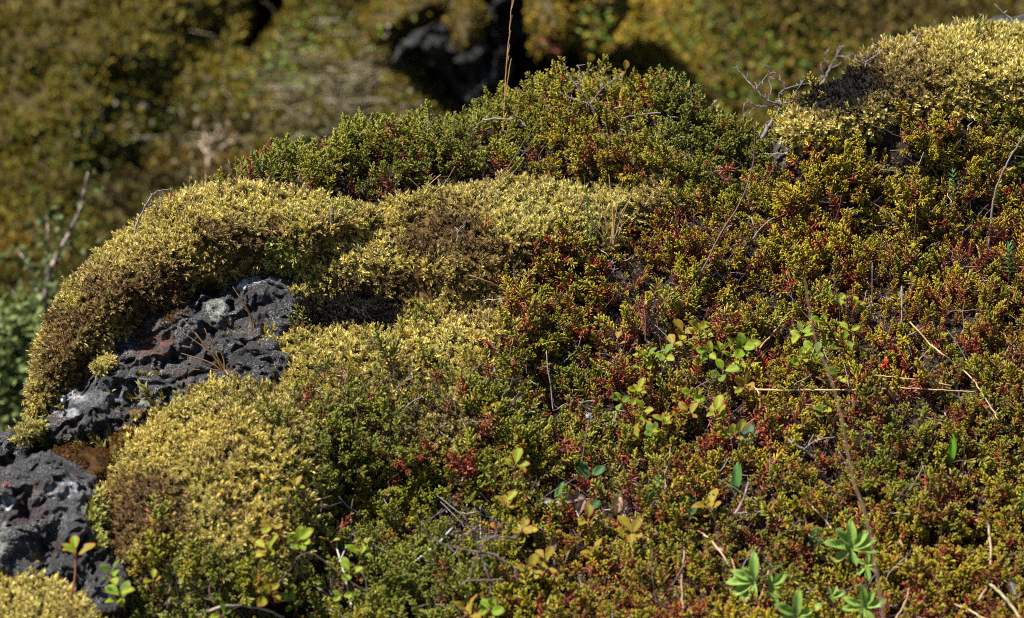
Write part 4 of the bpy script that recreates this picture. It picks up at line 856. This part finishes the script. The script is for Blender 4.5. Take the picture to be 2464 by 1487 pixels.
for a in ((1771, 1150, 80, 76, 'serr', 'upright serrated green leaf beside the orange bilberry sprig'), (1180, 1358, 125, 78, 'serr', 'slanting serrated dark green leaf over the twig tangle'), (2291, 1080, 82, 84, 'lance', 'narrow bright green blade standing in the crowberry on the right'),
          (1404, 1135, 95, 50, 'wide', 'dark green crinkled leaf beside the dandelion-like bud stem'), (1440, 1132, 30, 38, 'wide', 'small dark green leaf right of the crinkled one'), (1346, 1178, 60, 44, 'serr', 'small serrated leaf above the grey dry leaf'), (1575, 1172, 75, 56, 'serr', 'crinkled green leaf in the litter below the left-hand column'),
          (1558, 1205, 60, 50, 'serr', 'crinkled green leaf under another like it'), (1425, 1215, 20, 42, 'wide', 'green leaf among the pale dry leaves'), (1940, 1305, 200, 60, 'wide', 'broad dark green leaf behind the largest star rosette'), (1965, 1290, 150, 54, 'wide', 'grey-green leaf touching the largest star rosette'),
          (1955, 1318, 260, 56, 'wide', 'drooping broad green leaf left of the largest star rosette'), (2462, 1205, 70, 56, 'serr', 'green leaf half outside the right edge'), (1668, 1198, 170, 30, 'wide', 'small round grey-green leaf left of the orange bilberry sprig'), (1665, 1225, 60, 40, 'wide', 'dark green leaf low beside the orange bilberry sprig')):
    lone(*a, name='green_leaf', group=gl)
for a in ((1308, 1210, 190, 48, 'grey', 'smooth silver-grey dead leaf beside the red-tipped sprig'), (1372, 1200, 15, 70, 'white', 'long curled whitish dead leaf right of the silver-grey one'), (1396, 1222, 240, 46, 'white', 'bent whitish dead leaf below the curled one'), (2163, 1322, 85, 46, 'tan', 'cupped tan dead leaf right of the largest star rosette'),
          (1952, 1436, 110, 52, 'white', 'upright whitish dead leaf between the star rosettes'), (2026, 1440, 300, 50, 'tan', 'tan dead leaf beside the tiny yellow-green rosette'), (1488, 1212, 80, 46, 'tan', 'brownish-pink dead leaf in the litter'), (1455, 1262, 330, 44, 'white', 'pale dead leaf above the wide open bilberry sprig'),
          (1590, 1210, 20, 44, 'grey', 'grey dead leaf under the crinkled green leaves'), (1725, 1318, 160, 40, 'tan', 'brown dead leaf on the dark soil'), (1330, 1310, 85, 40, 'white', 'small pale dead leaf near the glowing bilberry'), (930, 1275, 70, 46, 'white', 'pale dead shoot in the dark green crowberry'), (1995, 1345, 170, 40, 'white', 'thin bleached leaf under the largest rosette'), (2440, 1420, 110, 40, 'grey', 'grey dead leaf at the right edge near the bottom')):
    lone(*a, group=dl, name='dead_leaf', lift=.024)

# flower buds, berry, needle-leaved sprigs
def bud(x, y, s, label, dy=70, col=(.75, .045, .015), n=26):
    d0 = surf(x, y + dy)[0]; foot = px(x, y + dy, d0); dt = min(d0 - .002, surf(x, y)[0] - .034); head = px(x, y, dt); root = empty('red_flower_bud', foot)
    tag(root, label, 'flower bud', 'red flower buds on the slope'); rr = np.random.default_rng(int(x)); b = Bag(); P = catmull([np.zeros(3), (head - foot) * .5 + rr.normal(0, .001, 3), head - foot], 4)
    tube(b, P, .0007, np.array([.10, .04, .03]), 6); b.build('stem', M_WOOD, root, True); f = Bag(); ax = unit(P[-1] - P[-3])
    for i in range(n):
        v = unit(rr.normal(0, 1, 3) + ax * .9); h = P[-1] + ax * rr.uniform(-.3, .3) * s * PXM
        needle(f, h, v, s * PXM * rr.uniform(.4, .62), s * PXM * .16, (1, 1))
    f.C = [np.tile(np.array(col), (len(v), 1)) * rr.uniform(.55, 1.1) for v in f.V]; f.build('flower_head', M_HEATH, root, True)
bud(1616, 752, 17, 'orange-red flower bud on a thin stem above the large bilberry patch')
bud(2130, 878, 25, 'brightest scarlet flower bud, standing over the long level straw', 60)
bud(1766, 846, 17, 'red flower bud half hidden among the bilberry leaves', 25, (.62, .015, .02))
bud(2005, 1180, 9, 'tiny red bud in the lower crowberry left of the green blade', 20)
bud(1872, 1004, 12, 'small dull red bud below the bilberry patch', 20, (.5, .05, .02))
bud(1307, 190, 10, 'small red bud tip on the crest left of the bare branch', 30, (.5, .04, .03))
bud(1352, 190, 12, 'red bud tip on the crest beside the bare branch', 30, (.6, .05, .03))
bud(412, 470, 12, 'red bud on the back of the large moss dome', 30, (.45, .05, .02))
bud(2424, 462, 22, 'rusty red tuft beside the curving dry stem', 30, (.55, .03, .02))
def whorled(x, y, h, label, nw_=6, s=24):
    d0 = surf(x, y + h * .5)[0]; foot = px(x, y + h * .5, d0); head = px(x, y - h * .5, min(d0 - .01, surf(x, y - h * .5)[0] - .02)); b = Bag(); rr = np.random.default_rng(int(x))
    T = np.linspace(0, 1, 9)[:, None]; P = foot + (head - foot) * T; tube(b, P, .0007, np.array([.08, .16, .04]), 5)
    ax = unit(head - foot); a = unit(np.cross(ax, [.2, .9, .3])); bb = np.cross(ax, a)
    for w_ in range(nw_):
        t = .35 + .65 * w_ / (nw_ - 1); c = foot + (head - foot) * t
        for k in range(7):
            az = k * .9 + w_; rad = math.cos(az) * a + math.sin(az) * bb; out = R(75 - 50 * t ** 3); dr = unit(ax * math.cos(out) + rad * math.sin(out)); side = unit(np.cross(ax, rad)); side = unit(side - (side @ dr) * dr)
            leafy(b, c, dr, side, s * PXM * rr.uniform(.8, 1.1) * (1.1 - .4 * t), .0012, .2, lambda q: (.8, 1., .6)[min(2, int(round(q * 3)))], lambda q: tuple(np.array((.12, .27, .075)) * (.8 + .5 * t)), 3, .1)
    tag(b.build('needle_leaved_sprig', M_LEAF, None, True), label, 'green sprig', 'needle-leaved sprigs in the crowberry')
whorled(2293, 452, 70, 'bluish-green needle-leaved sprig among the yellow-green shoots')
whorled(2428, 640, 90, 'larger blue-green needle-leaved sprig at the right edge', 7, 32)
whorled(1950, 620, 34, 'tiny needle-leaved sprig in the middle of the rusty slope', 3, 14)
bag = Bag(); rr = np.random.default_rng(3); d0 = surf(1798, 1050)[0] - .02
for (x, y) in ((1790, 1036), (1806, 1030), (1812, 1044), (1795, 1052), (1806, 1060), (1786, 1062)):
    c = px(x, y, d0); a = np.linspace(0, 2 * math.pi, 13)[:-1]; r_ = 9 * PXM * (1 + .2 * np.cos(a * 5)); nrm = unit(-FW + UZ * .6 + rr.normal(0, .3, 3)); u = unit(np.cross(nrm, [0, 0, 1.])); v = np.cross(nrm, u)
    V = np.vstack([c[None], c + r_[:, None] * (np.cos(a)[:, None] * u + np.sin(a)[:, None] * v) + nrm * .0012]); bag.add(V, np.array([.11, .19, .12]), [[0, 1 + i, 1 + (i + 1) % 12] for i in range(12)])
tube(bag, [px(1800, 1085, d0 + .02), px(1800, 1045, d0)], .0006, np.array([.12, .15, .08]), 5)
tag(bag.build('round_leaved_plant', M_LEAF), 'small grey-green plant with lobed round leaves low in the crowberry', 'plant')
bag = Bag(); P = px(np.array([1393., 1400, 1410, 1418]), np.array([1155., 1110, 1050, 1002]), np.full(4, surf(1393, 1155)[0] - .02)); tube(bag, P, .0006, np.array([.16, .12, .12]), 5)
for i in range(40):
    v = unit(rr.normal(0, 1, 3)); tube(bag, [P[-1], P[-1] + v * .0035], [.0005, .0003], np.array([.42, .42, .48]), 3)
tag(bag.build('fluffy_bud', M_STRAW), 'little grey fluffy seed bud on a thin dark stem', 'seed bud')

# crowberry sprigs that stand apart from the mat
HM = []
rng = np.random.default_rng(9)
for k in range(5):
    pr = HEATH[k + 4]; mi = np.array([0]); g_ = HG[k % 3][None] * 1.1; C = heath_colours(pr, mi, g_, np.array([.35 + .1 * k]), rng)[0]
    w_ = pr['A'][:, 0] < -.5
    def sub(name, sel):
        mp = np.cumsum(sel) - 1; f3 = pr['F3'][sel[pr['F3']].all(1)] if len(pr['F3']) else pr['F3']; f4 = pr['F4'][sel[pr['F4']].all(1)]
        o = mk(name, pr['V'][sel], [mp[f3], mp[f4]], C[sel], M_WOOD if name == 'stem' else M_HEATH, None, True); me = o.data; bpy.data.objects.remove(o); return me
    HM.append((sub('stem', w_), sub('needles', ~w_)))
LONE = [(840, 905, 'bushy crowberry sprig alone on the dull moss right of the black lump'), (905, 925, 'crowberry sprig beside the bushy one'), (780, 905, 'crowberry sprig nearest the pale moss crest of the golden cushion'), (735, 945, 'small crowberry sprig at the golden cushion\'s upper rim'),
        (1050, 915, 'yellow-tipped crowberry sprig in the middle of the olive moss'), (968, 800, 'crowberry sprig with a bare reddish stem under the black hollow'), (1000, 780, 'short crowberry sprig right below the black hollow'), (905, 830, 'reddish crowberry sprig on the olive moss'), (1140, 880, 'crowberry sprig at the crowberry edge near the olive moss'),
        (1080, 985, 'upright crowberry sprig on the lower olive moss'), (880, 985, 'dark crowberry sprig low on the dull moss'), (760, 1015, 'crowberry sprig on the right flank of the golden cushion'), (2348, 62, 'tiny crowberry sprig standing on top of the upper mound'), (2382, 62, 'second tiny crowberry sprig, in front of the small lava lump'),
        (945, 285, 'tallest lone crowberry shoot on the left half of the crest'), (1000, 290, 'crowberry shoot right of the tallest lone one on the crest'), (830, 315, 'crowberry shoot sticking up left on the crest'), (1640, 205, 'crowberry shoot sticking up at the right end of the crest shrubs'), (1315, 200, 'crowberry shoot sticking up left of the bare crest branch'), (1740, 290, 'last crowberry shoot before the dead bush'), (530, 420, 'rusty crowberry shoot behind the large moss dome'), (685, 345, 'crowberry shoot at the left end of the crest shrubs')]
for i, (x, y, lab) in enumerate(LONE):
    yb = y + 22; on = y < 440
    if on: yb = max(y + 45, float(crest_y(x)) + 2)
    d0 = surf(x, yb)[0]; foot = px(x, yb, d0); L = (yb - y + 22) * PXM
    root = empty('crowberry_sprig', foot); tag(root, lab, 'crowberry sprig', 'crowberry sprigs standing apart')
    st, nd = HM[i % 5]; s_ = max(.75, min(2.1, L / .036)); rz = rng.uniform(0, 6.28)
    for nm, me in (('stem', st), ('needles', nd)):
        o = bpy.data.objects.new(nm, me); COL.objects.link(o); o.parent = root; o.rotation_euler = (rng.normal(0, .02), 0, rz); o.scale = (min(s_, 1.15),) * 2 + (s_,)
# ------------------------------------------------------------------ the slope beyond the gully
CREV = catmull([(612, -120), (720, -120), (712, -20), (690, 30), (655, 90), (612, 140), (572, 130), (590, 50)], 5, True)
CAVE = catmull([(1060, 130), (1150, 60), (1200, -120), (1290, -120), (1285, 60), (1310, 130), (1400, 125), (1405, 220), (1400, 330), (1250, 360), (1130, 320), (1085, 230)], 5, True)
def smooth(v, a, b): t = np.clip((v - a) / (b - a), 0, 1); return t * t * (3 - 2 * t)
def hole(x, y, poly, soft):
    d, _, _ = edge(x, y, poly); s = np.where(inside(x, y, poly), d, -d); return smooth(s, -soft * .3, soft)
def bg_d(x, y):
    d = 4.45 + (1000 - y) * .00125
    d = d + .22 * n2(x, y, .0028, 3, 201) + .07 * n2(x, y, .010, 3, 202) - .10 * np.exp(-(((x - 320) / 330) ** 2 + ((y - 130) / 190) ** 2)) - .08 * np.exp(-(((x - 1800) / 330) ** 2 + ((y - 60) / 200) ** 2))
    d = d + .05 * np.exp(-((y - 385 - .12 * (500 - x)) / 55.) ** 2) * smooth(x, 620, 420) * smooth(x, 60, 300)   # dip under the left mound
    d = d + .12 * np.exp(-(((x - 290) / 70) ** 2 + ((y - 600) / 110) ** 2))
    return np.clip(d + .9 * hole(x, y, CREV, 30) + 1.1 * hole(x, y, CAVE, 40), 4.05, 99)
bx = np.concatenate([np.arange(-9000, -1500, 120.), np.arange(-1500, 4000, 14.), np.arange(4000, 11500, 120.)]); by = np.concatenate([np.arange(-2600, -1000, 60.), np.arange(-1000, 1900, 14.), np.arange(1900, 3600, 60.)]); X, Y = np.meshgrid(bx, by[::-1]); BP = px(X, Y, bg_d(X, Y))
r_, c_ = X.shape; idx = np.arange(r_ * c_).reshape(r_, c_); BF = np.stack([idx[:-1, :-1], idx[:-1, 1:], idx[1:, 1:], idx[1:, :-1]], -1).reshape(-1, 4)
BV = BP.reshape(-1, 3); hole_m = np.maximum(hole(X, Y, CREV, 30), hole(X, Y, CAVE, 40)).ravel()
nz = fbm(BV, 6, 4, 210)[:, None]; BC = lerp(np.array([.03, .022, .007]), np.array([.07, .05, .012]), np.clip(.5 + nz, 0, 1)); BC = lerp(BC, np.array([.012, .011, .013]), np.clip(hole_m * 3, 0, 1)[:, None])  # black lava tone in the holes, with their deep shade painted in
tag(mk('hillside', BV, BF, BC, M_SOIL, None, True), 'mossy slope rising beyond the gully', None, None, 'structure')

class FarPillow(Pillow):
    def base(s, x, y): return 4.45 + (1000 - s.c[1]) * .00125 - (y - s.c[1]) * .00125 * s.k + s.off
FT = [moss_proto(np.random.default_rng(300 + i), 9, .26, .62) for i in range(6)]
def far_colours(pr, col, mi, rv=.4):
    h = pr['A'][None, :, 1:2]; r = pr['A'][None, :, 2:3]; return col[mi][:, None] * (.55 + .5 * h) * (1 - rv / 2 + rv * r)
FY = np.array([.25, .175, .016]); FO = np.array([.135, .105, .012]); FB = np.array([.055, .035, .010]); FG = np.array([.11, .16, .018]); FP = np.array([.34, .29, .19]); FRD = np.array([.20, .055, .035]); FOR = np.array([.24, .135, .015]); FPL = np.array([.13, .095, .085])
def far_base(x, y, P, rng, default, blobs):
    c = np.tile(default, (len(x), 1)).astype(float); a = fbm(P, 7, 4, 230); b = fbm(P, 17, 3, 240)
    c = lerp(c, FB, (np.clip(a * 2.2, 0, 1) * .5)[:, None]); c = lerp(c, FO * 1.2, (np.clip(-b * 2, 0, 1) * .7)[:, None])
    for bx_, by_, rx, ry, col, wgt in blobs:
        q = ((x - bx_) / rx) ** 2 + ((y - by_) / ry) ** 2 + fbm(P, 12, 3, 250) * 1.2; c = lerp(c, col, (np.clip(1.3 - q, 0, 1) * wgt)[:, None])
    return c * rng.uniform(.78, 1.22, (len(x), 1))
def far_plants(bag, V, T, dens, size, default, blobs, seed, lim=None):
    rng = np.random.default_rng(seed); _, _, ar = sample(V, T, 1, rng); p, n, _ = sample(V, T, int(ar * dens), rng); x, y, dd = unpx(p)
    k = np.maximum(hole(x, y, CREV, 30), hole(x, y, CAVE, 40)) < .12 if lim else np.ones(len(x), bool)
    if lim:
        near = (x > -260) & (x < 2720) & (y > -160) & (y < 1240) & ~((x > 700) & (y > 480)) & ~((x > 1900) & (y > 300))
        k &= near | ((x > -2300) & (x < 4700) & (y > -1000) & (y < 1700) & (rng.random(len(x)) < .22))
        size = np.where(near, size, size * 1.9)[k]
    p, n, x, y = p[k], n[k], x[k], y[k]; m = len(p); n = n * np.sign((n * (CAM - p)).sum(1))[:, None] if lim else n
    D = unit(n * .8 + np.array([0, 0, .5]) + rng.normal(0, .4, (m, 3))); sc = size * rng.uniform(.6, 1.4, m); col = far_base(x, y, p, rng, default, blobs)
    for pr, mi, VV in scatter(FT, rng.integers(0, len(FT), m), p - n * (sc * .3)[:, None], frames(D, rng.uniform(0, 6.28, m)), sc): add_inst(bag, pr, VV, far_colours(pr, col, mi))
BGB = [(300, 120, 420, 190, FO * 1.25, .7), (120, 300, 200, 140, FO * 1.5, .5), (560, 170, 60, 60, FY, .7), (520, 400, 120, 50, FOR, .9), (470, 420, 200, 50, FOR * .8, .6), (60, 600, 120, 60, FOR, .6), (330, 450, 250, 60, FB * .6, .8), (480, 320, 160, 50, FB * .7, .8), (300, 600, 80, 130, FB * .55, .9),  # darkened brown blobs below the left mound paint its shade band
       (850, 200, 200, 110, FPL, .45), (960, 250, 90, 60, FP * .6, .4), (760, 300, 110, 50, FP * .6, .5), (750, 120, 110, 60, FO * 1.6, .7), (700, 60, 80, 60, FO * 1.4, .7), (1020, 260, 90, 80, FO, .6), (1280, 140, 70, 40, FRD * 1.1, 1.), (1560, 90, 190, 150, FY * 1.55, .9), (1480, 200, 80, 60, FOR * 1.1, .5),
       (1750, 180, 260, 150, FO * 1.9, .7), (2150, 40, 300, 80, FB * 1.1, .7), (1900, 120, 160, 80, FO, .6), (50, 900, 140, 160, FG * .45, .7), (250, 750, 120, 120, FB * .8, .6)]
inn = (X > -2400) & (X < 4800) & (Y > -1050) & (Y < 1800); BT = tris(BF[inn.ravel()[BF].all(1)])
bag = Bag(); far_plants(bag, BV, BT, 5200, .022, FO * 1.15, BGB, 41, True)
tag(bag.build('hillside_moss', M_FAR), 'brownish-olive moss and low plants covering the slope beyond the gully', 'moss', None, 'stuff')
# scattered small leaves, pale grass and red shoots on that slope
rng = np.random.default_rng(43); bag = Bag()
def leaf_spots(cx, cy, rx, ry, n, col, s):
    s = s * .66; n = int(n * .9); col = np.array(col) * .7
    x = rng.normal(cx, rx, n); y = rng.normal(cy, ry, n); k = np.maximum(hole(x, y, CREV, 30), hole(x, y, CAVE, 40)) < .1; x, y = x[k], y[k]; m = len(x)
    d = bg_d(x, y)
    for P_ in FARP:
        i = inside(x, y, P_.poly); d[i] = np.minimum(d[i], P_.front(x[i], y[i]))
    P = px(x, y, d - .02); N = unit(np.array([-.2, -.4, .9]) + rng.normal(0, .5, (m, 3))); D = unit(rng.normal(0, 1, (m, 3)))
    diamonds(bag, P, D, N, s * rng.uniform(.6, 1.4, m), s * .6 * rng.uniform(.7, 1.2, m), np.array(col) * rng.uniform(.6, 1.4, (m, 1)))
def farp(*a, **k): p = FarPillow(*a, **k); FARP.append(p); return p
FARP = []
mb1 = farp([(878, 70), (886, 20), (925, -20), (1000, -40), (1065, -25), (1085, 20), (1035, 60), (985, 100), (925, 112), (885, 100)], k=.5, off=-.22, Hf=.16, Hb=.2, w=80, rough=.02, seed=61, jit=4, dome=.7)
mb2 = farp([(1085, 60), (1092, 20), (1125, -8), (1158, 10), (1168, 70), (1142, 125), (1112, 138), (1090, 112)], k=.4, off=-.42, Hf=.10, Hb=.1, w=45, rough=.015, seed=62, jit=3, dome=.7)
mb3 = farp([(1283, -140), (1460, -160), (1510, -40), (1500, 60), (1440, 120), (1415, 150), (1375, 112), (1325, 140), (1290, 125), (1276, 40)], k=.3, off=-.44, Hf=.10, Hb=.3, w=90, rough=.03, seed=63, jit=5, dome=.6)
mb6 = farp([(900, 230), (960, 175), (1040, 165), (1090, 210), (1115, 270), (1130, 360), (1000, 380), (900, 340)], k=.9, off=-.06, Hf=.10, Hb=.2, w=80, rough=.03, seed=66, jit=5, dome=.5)
FGp = 'mossy boulders beyond the gully'
def far_boulder(P, default, blobs, label, seed, dens=6000, size=.02):
    V, F, Fb, X_, Y_, d = P.mesh(10); b = Bag(); b.add(V, np.array([.06, .045, .015]), None, np.vstack([F, Fb])); far_plants(b, V, tris(F), dens, size, default, blobs, seed)
    tag(b.build('mossy_boulder', M_FAR), label, 'boulder', FGp)
MUS = np.array([.27, .18, .018])
far_boulder(mb1, MUS * .9, [], 'round mustard-yellow mossy boulder beyond the gully, left of the black lava', 1, 9000, .012)
far_boulder(mb2, MUS * .8, [], 'narrow hanging hump of mustard moss on the black lava', 2, 9000, .012)
far_boulder(mb3, MUS * 1.15, [], 'tall pillar of hanging yellow moss right of the black cave', 3, 8000, .014)
far_boulder(mb6, FO * 1.3, [], 'low dull green mossy hump right under the black lava nose', 6, 6000, .018)
fr = farp([(952, 125), (972, 88), (1030, 62), (1075, 30), (1095, -60), (1180, -140), (1290, -140), (1288, -20), (1200, 60), (1230, 150), (1200, 260), (1150, 300), (1112, 250), (1070, 185), (1010, 152), (962, 150)], k=.5, off=-.27, Hf=.12, Hb=.25, w=60, rough=.04, seed=67, jit=6, dome=.5)
lava(fr, 'black lava boulder with a pale-edged nose overhanging the gully', [(968, 132, 22, 14, (.10, .10, .11), .9), (985, 110, 14, 14, (.05, .05, .055), .7)], 71, 6, .07, mat=M_FROCK, group='lava beyond the gully', sc=2.4, tone=.16)
fr2 = farp([(1168, 0), (1230, -60), (1290, -60), (1290, 60), (1320, 140), (1300, 170), (1250, 160), (1210, 110), (1170, 60)], k=.4, off=.25, Hf=.12, Hb=.25, w=50, rough=.03, seed=68, jit=5, dome=.5)
lava(fr2, 'black lava block deep in the cave beside the moss pillar', [], 75, 6, .06, mat=M_FROCK, group='lava beyond the gully', sc=2.4, tone=.15)
leaf_spots(300, 250, 330, 220, 1500, FG * .8, .016); leaf_spots(750, 110, 80, 60, 420, FG * 1.7, .022); leaf_spots(640, 180, 70, 40, 120, FG * 1.6, .022); leaf_spots(850, 230, 150, 90, 500, FG * .8, .016)
leaf_spots(1700, 130, 200, 100, 900, FG * 1.25, .02); leaf_spots(1800, 150, 200, 90, 220, np.array([.30, .13, .05]), .018); leaf_spots(1290, 140, 50, 30, 160, FRD * 1.2, .02); leaf_spots(80, 850, 90, 160, 700, FG, .02)
leaf_spots(900, 230, 180, 90, 260, FP * .9, .018); leaf_spots(850, 230, 220, 90, 350, FPL * 1.1, .02); leaf_spots(1500, 180, 120, 90, 300, FY * 1.6, .02); leaf_spots(250, 600, 200, 180, 700, FG * .8, .018)
leaf_spots(2150, 60, 180, 50, 400, FO * 1.5, .02); leaf_spots(450, 330, 130, 70, 260, FP * .7, .016)
tag(bag.build('hillside_leaves', M_FAR), 'small green, red and pale leaves dotted over the slope beyond the gully', 'leaves', None, 'stuff')
bag = Bag(); rr = np.random.default_rng(12)
for i in range(160):
    x = rr.normal(850, 150); y = rr.normal(235, 75); d = float(bg_d(np.array([x]), np.array([y]))[0]) - .01; P0 = px(x, y, d); v = unit(np.array([rr.normal(0, .6), -.3, .8])); L = rr.uniform(.05, .12)
    tube(bag, [P0, P0 + v * L * .5, P0 + v * L * .8 + np.array([rr.normal(0, .03), -.02, -.01])], [.0018, .0014, .0006], np.array(FP) * rr.uniform(.6, 1.2), 3)
tag(bag.build('hillside_grass', M_FAR), 'bleached dead grass in the hollow beyond the gully', 'grass', None, 'stuff')

def sapling(name, strokes, d, leafn, leafc, leafs, label, cat, col=(.22, .17, .17), spread=30):
    bag = Bag(); rr = np.random.default_rng(int(strokes[0][0][0][0]) + 7); pts_all = []
    x0, y0 = strokes[0][0][0]; foot = px(x0, y0, d); root = empty(name, foot)
    for pts, w0, w1 in strokes:
        p = catmull(pts, 5); dd = d + np.cumsum(rr.normal(0, .012, len(p))); P = px(p[:, 0], p[:, 1], dd); tube(bag, P - foot, np.linspace(w0, w1, len(P)) * K * d / 2, np.array(col), 6); pts_all.append(P)
    bag.build('trunk', M_WOOD, root, True); Q = np.vstack(pts_all); i = rr.integers(0, len(Q), leafn); P = Q[i] - foot + rr.normal(0, spread * K * d, (leafn, 3)); lb = Bag()
    diamonds(lb, P, unit(rr.normal(0, 1, (leafn, 3))), unit(rr.normal(0, .6, (leafn, 3)) + UZ), leafs * rr.uniform(.6, 1.3, leafn), leafs * .65 * rr.uniform(.7, 1.2, leafn), np.array(leafc) * rr.uniform(.6, 1.35, (leafn, 1)))
    lb.build('crown', M_FAR, root); tag(root, label, cat)
sapling('young_birch', [([(112, 900), (112, 805), (110, 750), (112, 700), (125, 640), (150, 590), (185, 520), (212, 415)], 20, 4), ([(110, 740), (85, 690), (70, 640), (40, 600)], 8, 3), ([(112, 700), (110, 640), (115, 560), (112, 520)], 7, 3), ([(112, 740), (150, 700), (195, 660), (230, 600)], 7, 3), ([(110, 760), (60, 730), (20, 690)], 6, 3), ([(110, 780), (160, 740), (180, 720)], 6, 3)], 4.0, 340, (.075, .095, .03), .014,
        'blurred slim young birch with pale bark rising beyond the large moss dome', 'birch', (.30, .24, .22), 20)
sapling('willow_shrub', [([(20, 1060), (30, 950), (20, 850), (0, 770)], 14, 4), ([(30, 950), (60, 880), (70, 800)], 8, 3), ([(20, 1000), (-30, 900), (-60, 820)], 8, 3), ([(25, 900), (40, 820), (50, 760)], 6, 3)], 3.95, 1300, (.12, .16, .045), .017,
        'blurred grey-green leafy shrub low beyond the left edge of the hummock', 'shrub', (.12, .09, .06), 36)
sapling('bare_shrub', [([(500, 400), (498, 350), (490, 315), (480, 290)], 7, 3), ([(498, 350), (520, 320), (530, 300)], 5, 3), ([(498, 370), (475, 340), (460, 330)], 5, 3), ([(500, 380), (540, 350), (560, 330)], 5, 3)], 4.9, 60, (.2, .15, .08), .014, 'small blurred bare shrub on the far slope above the orange moss', 'shrub', (.34, .26, .2), 12)
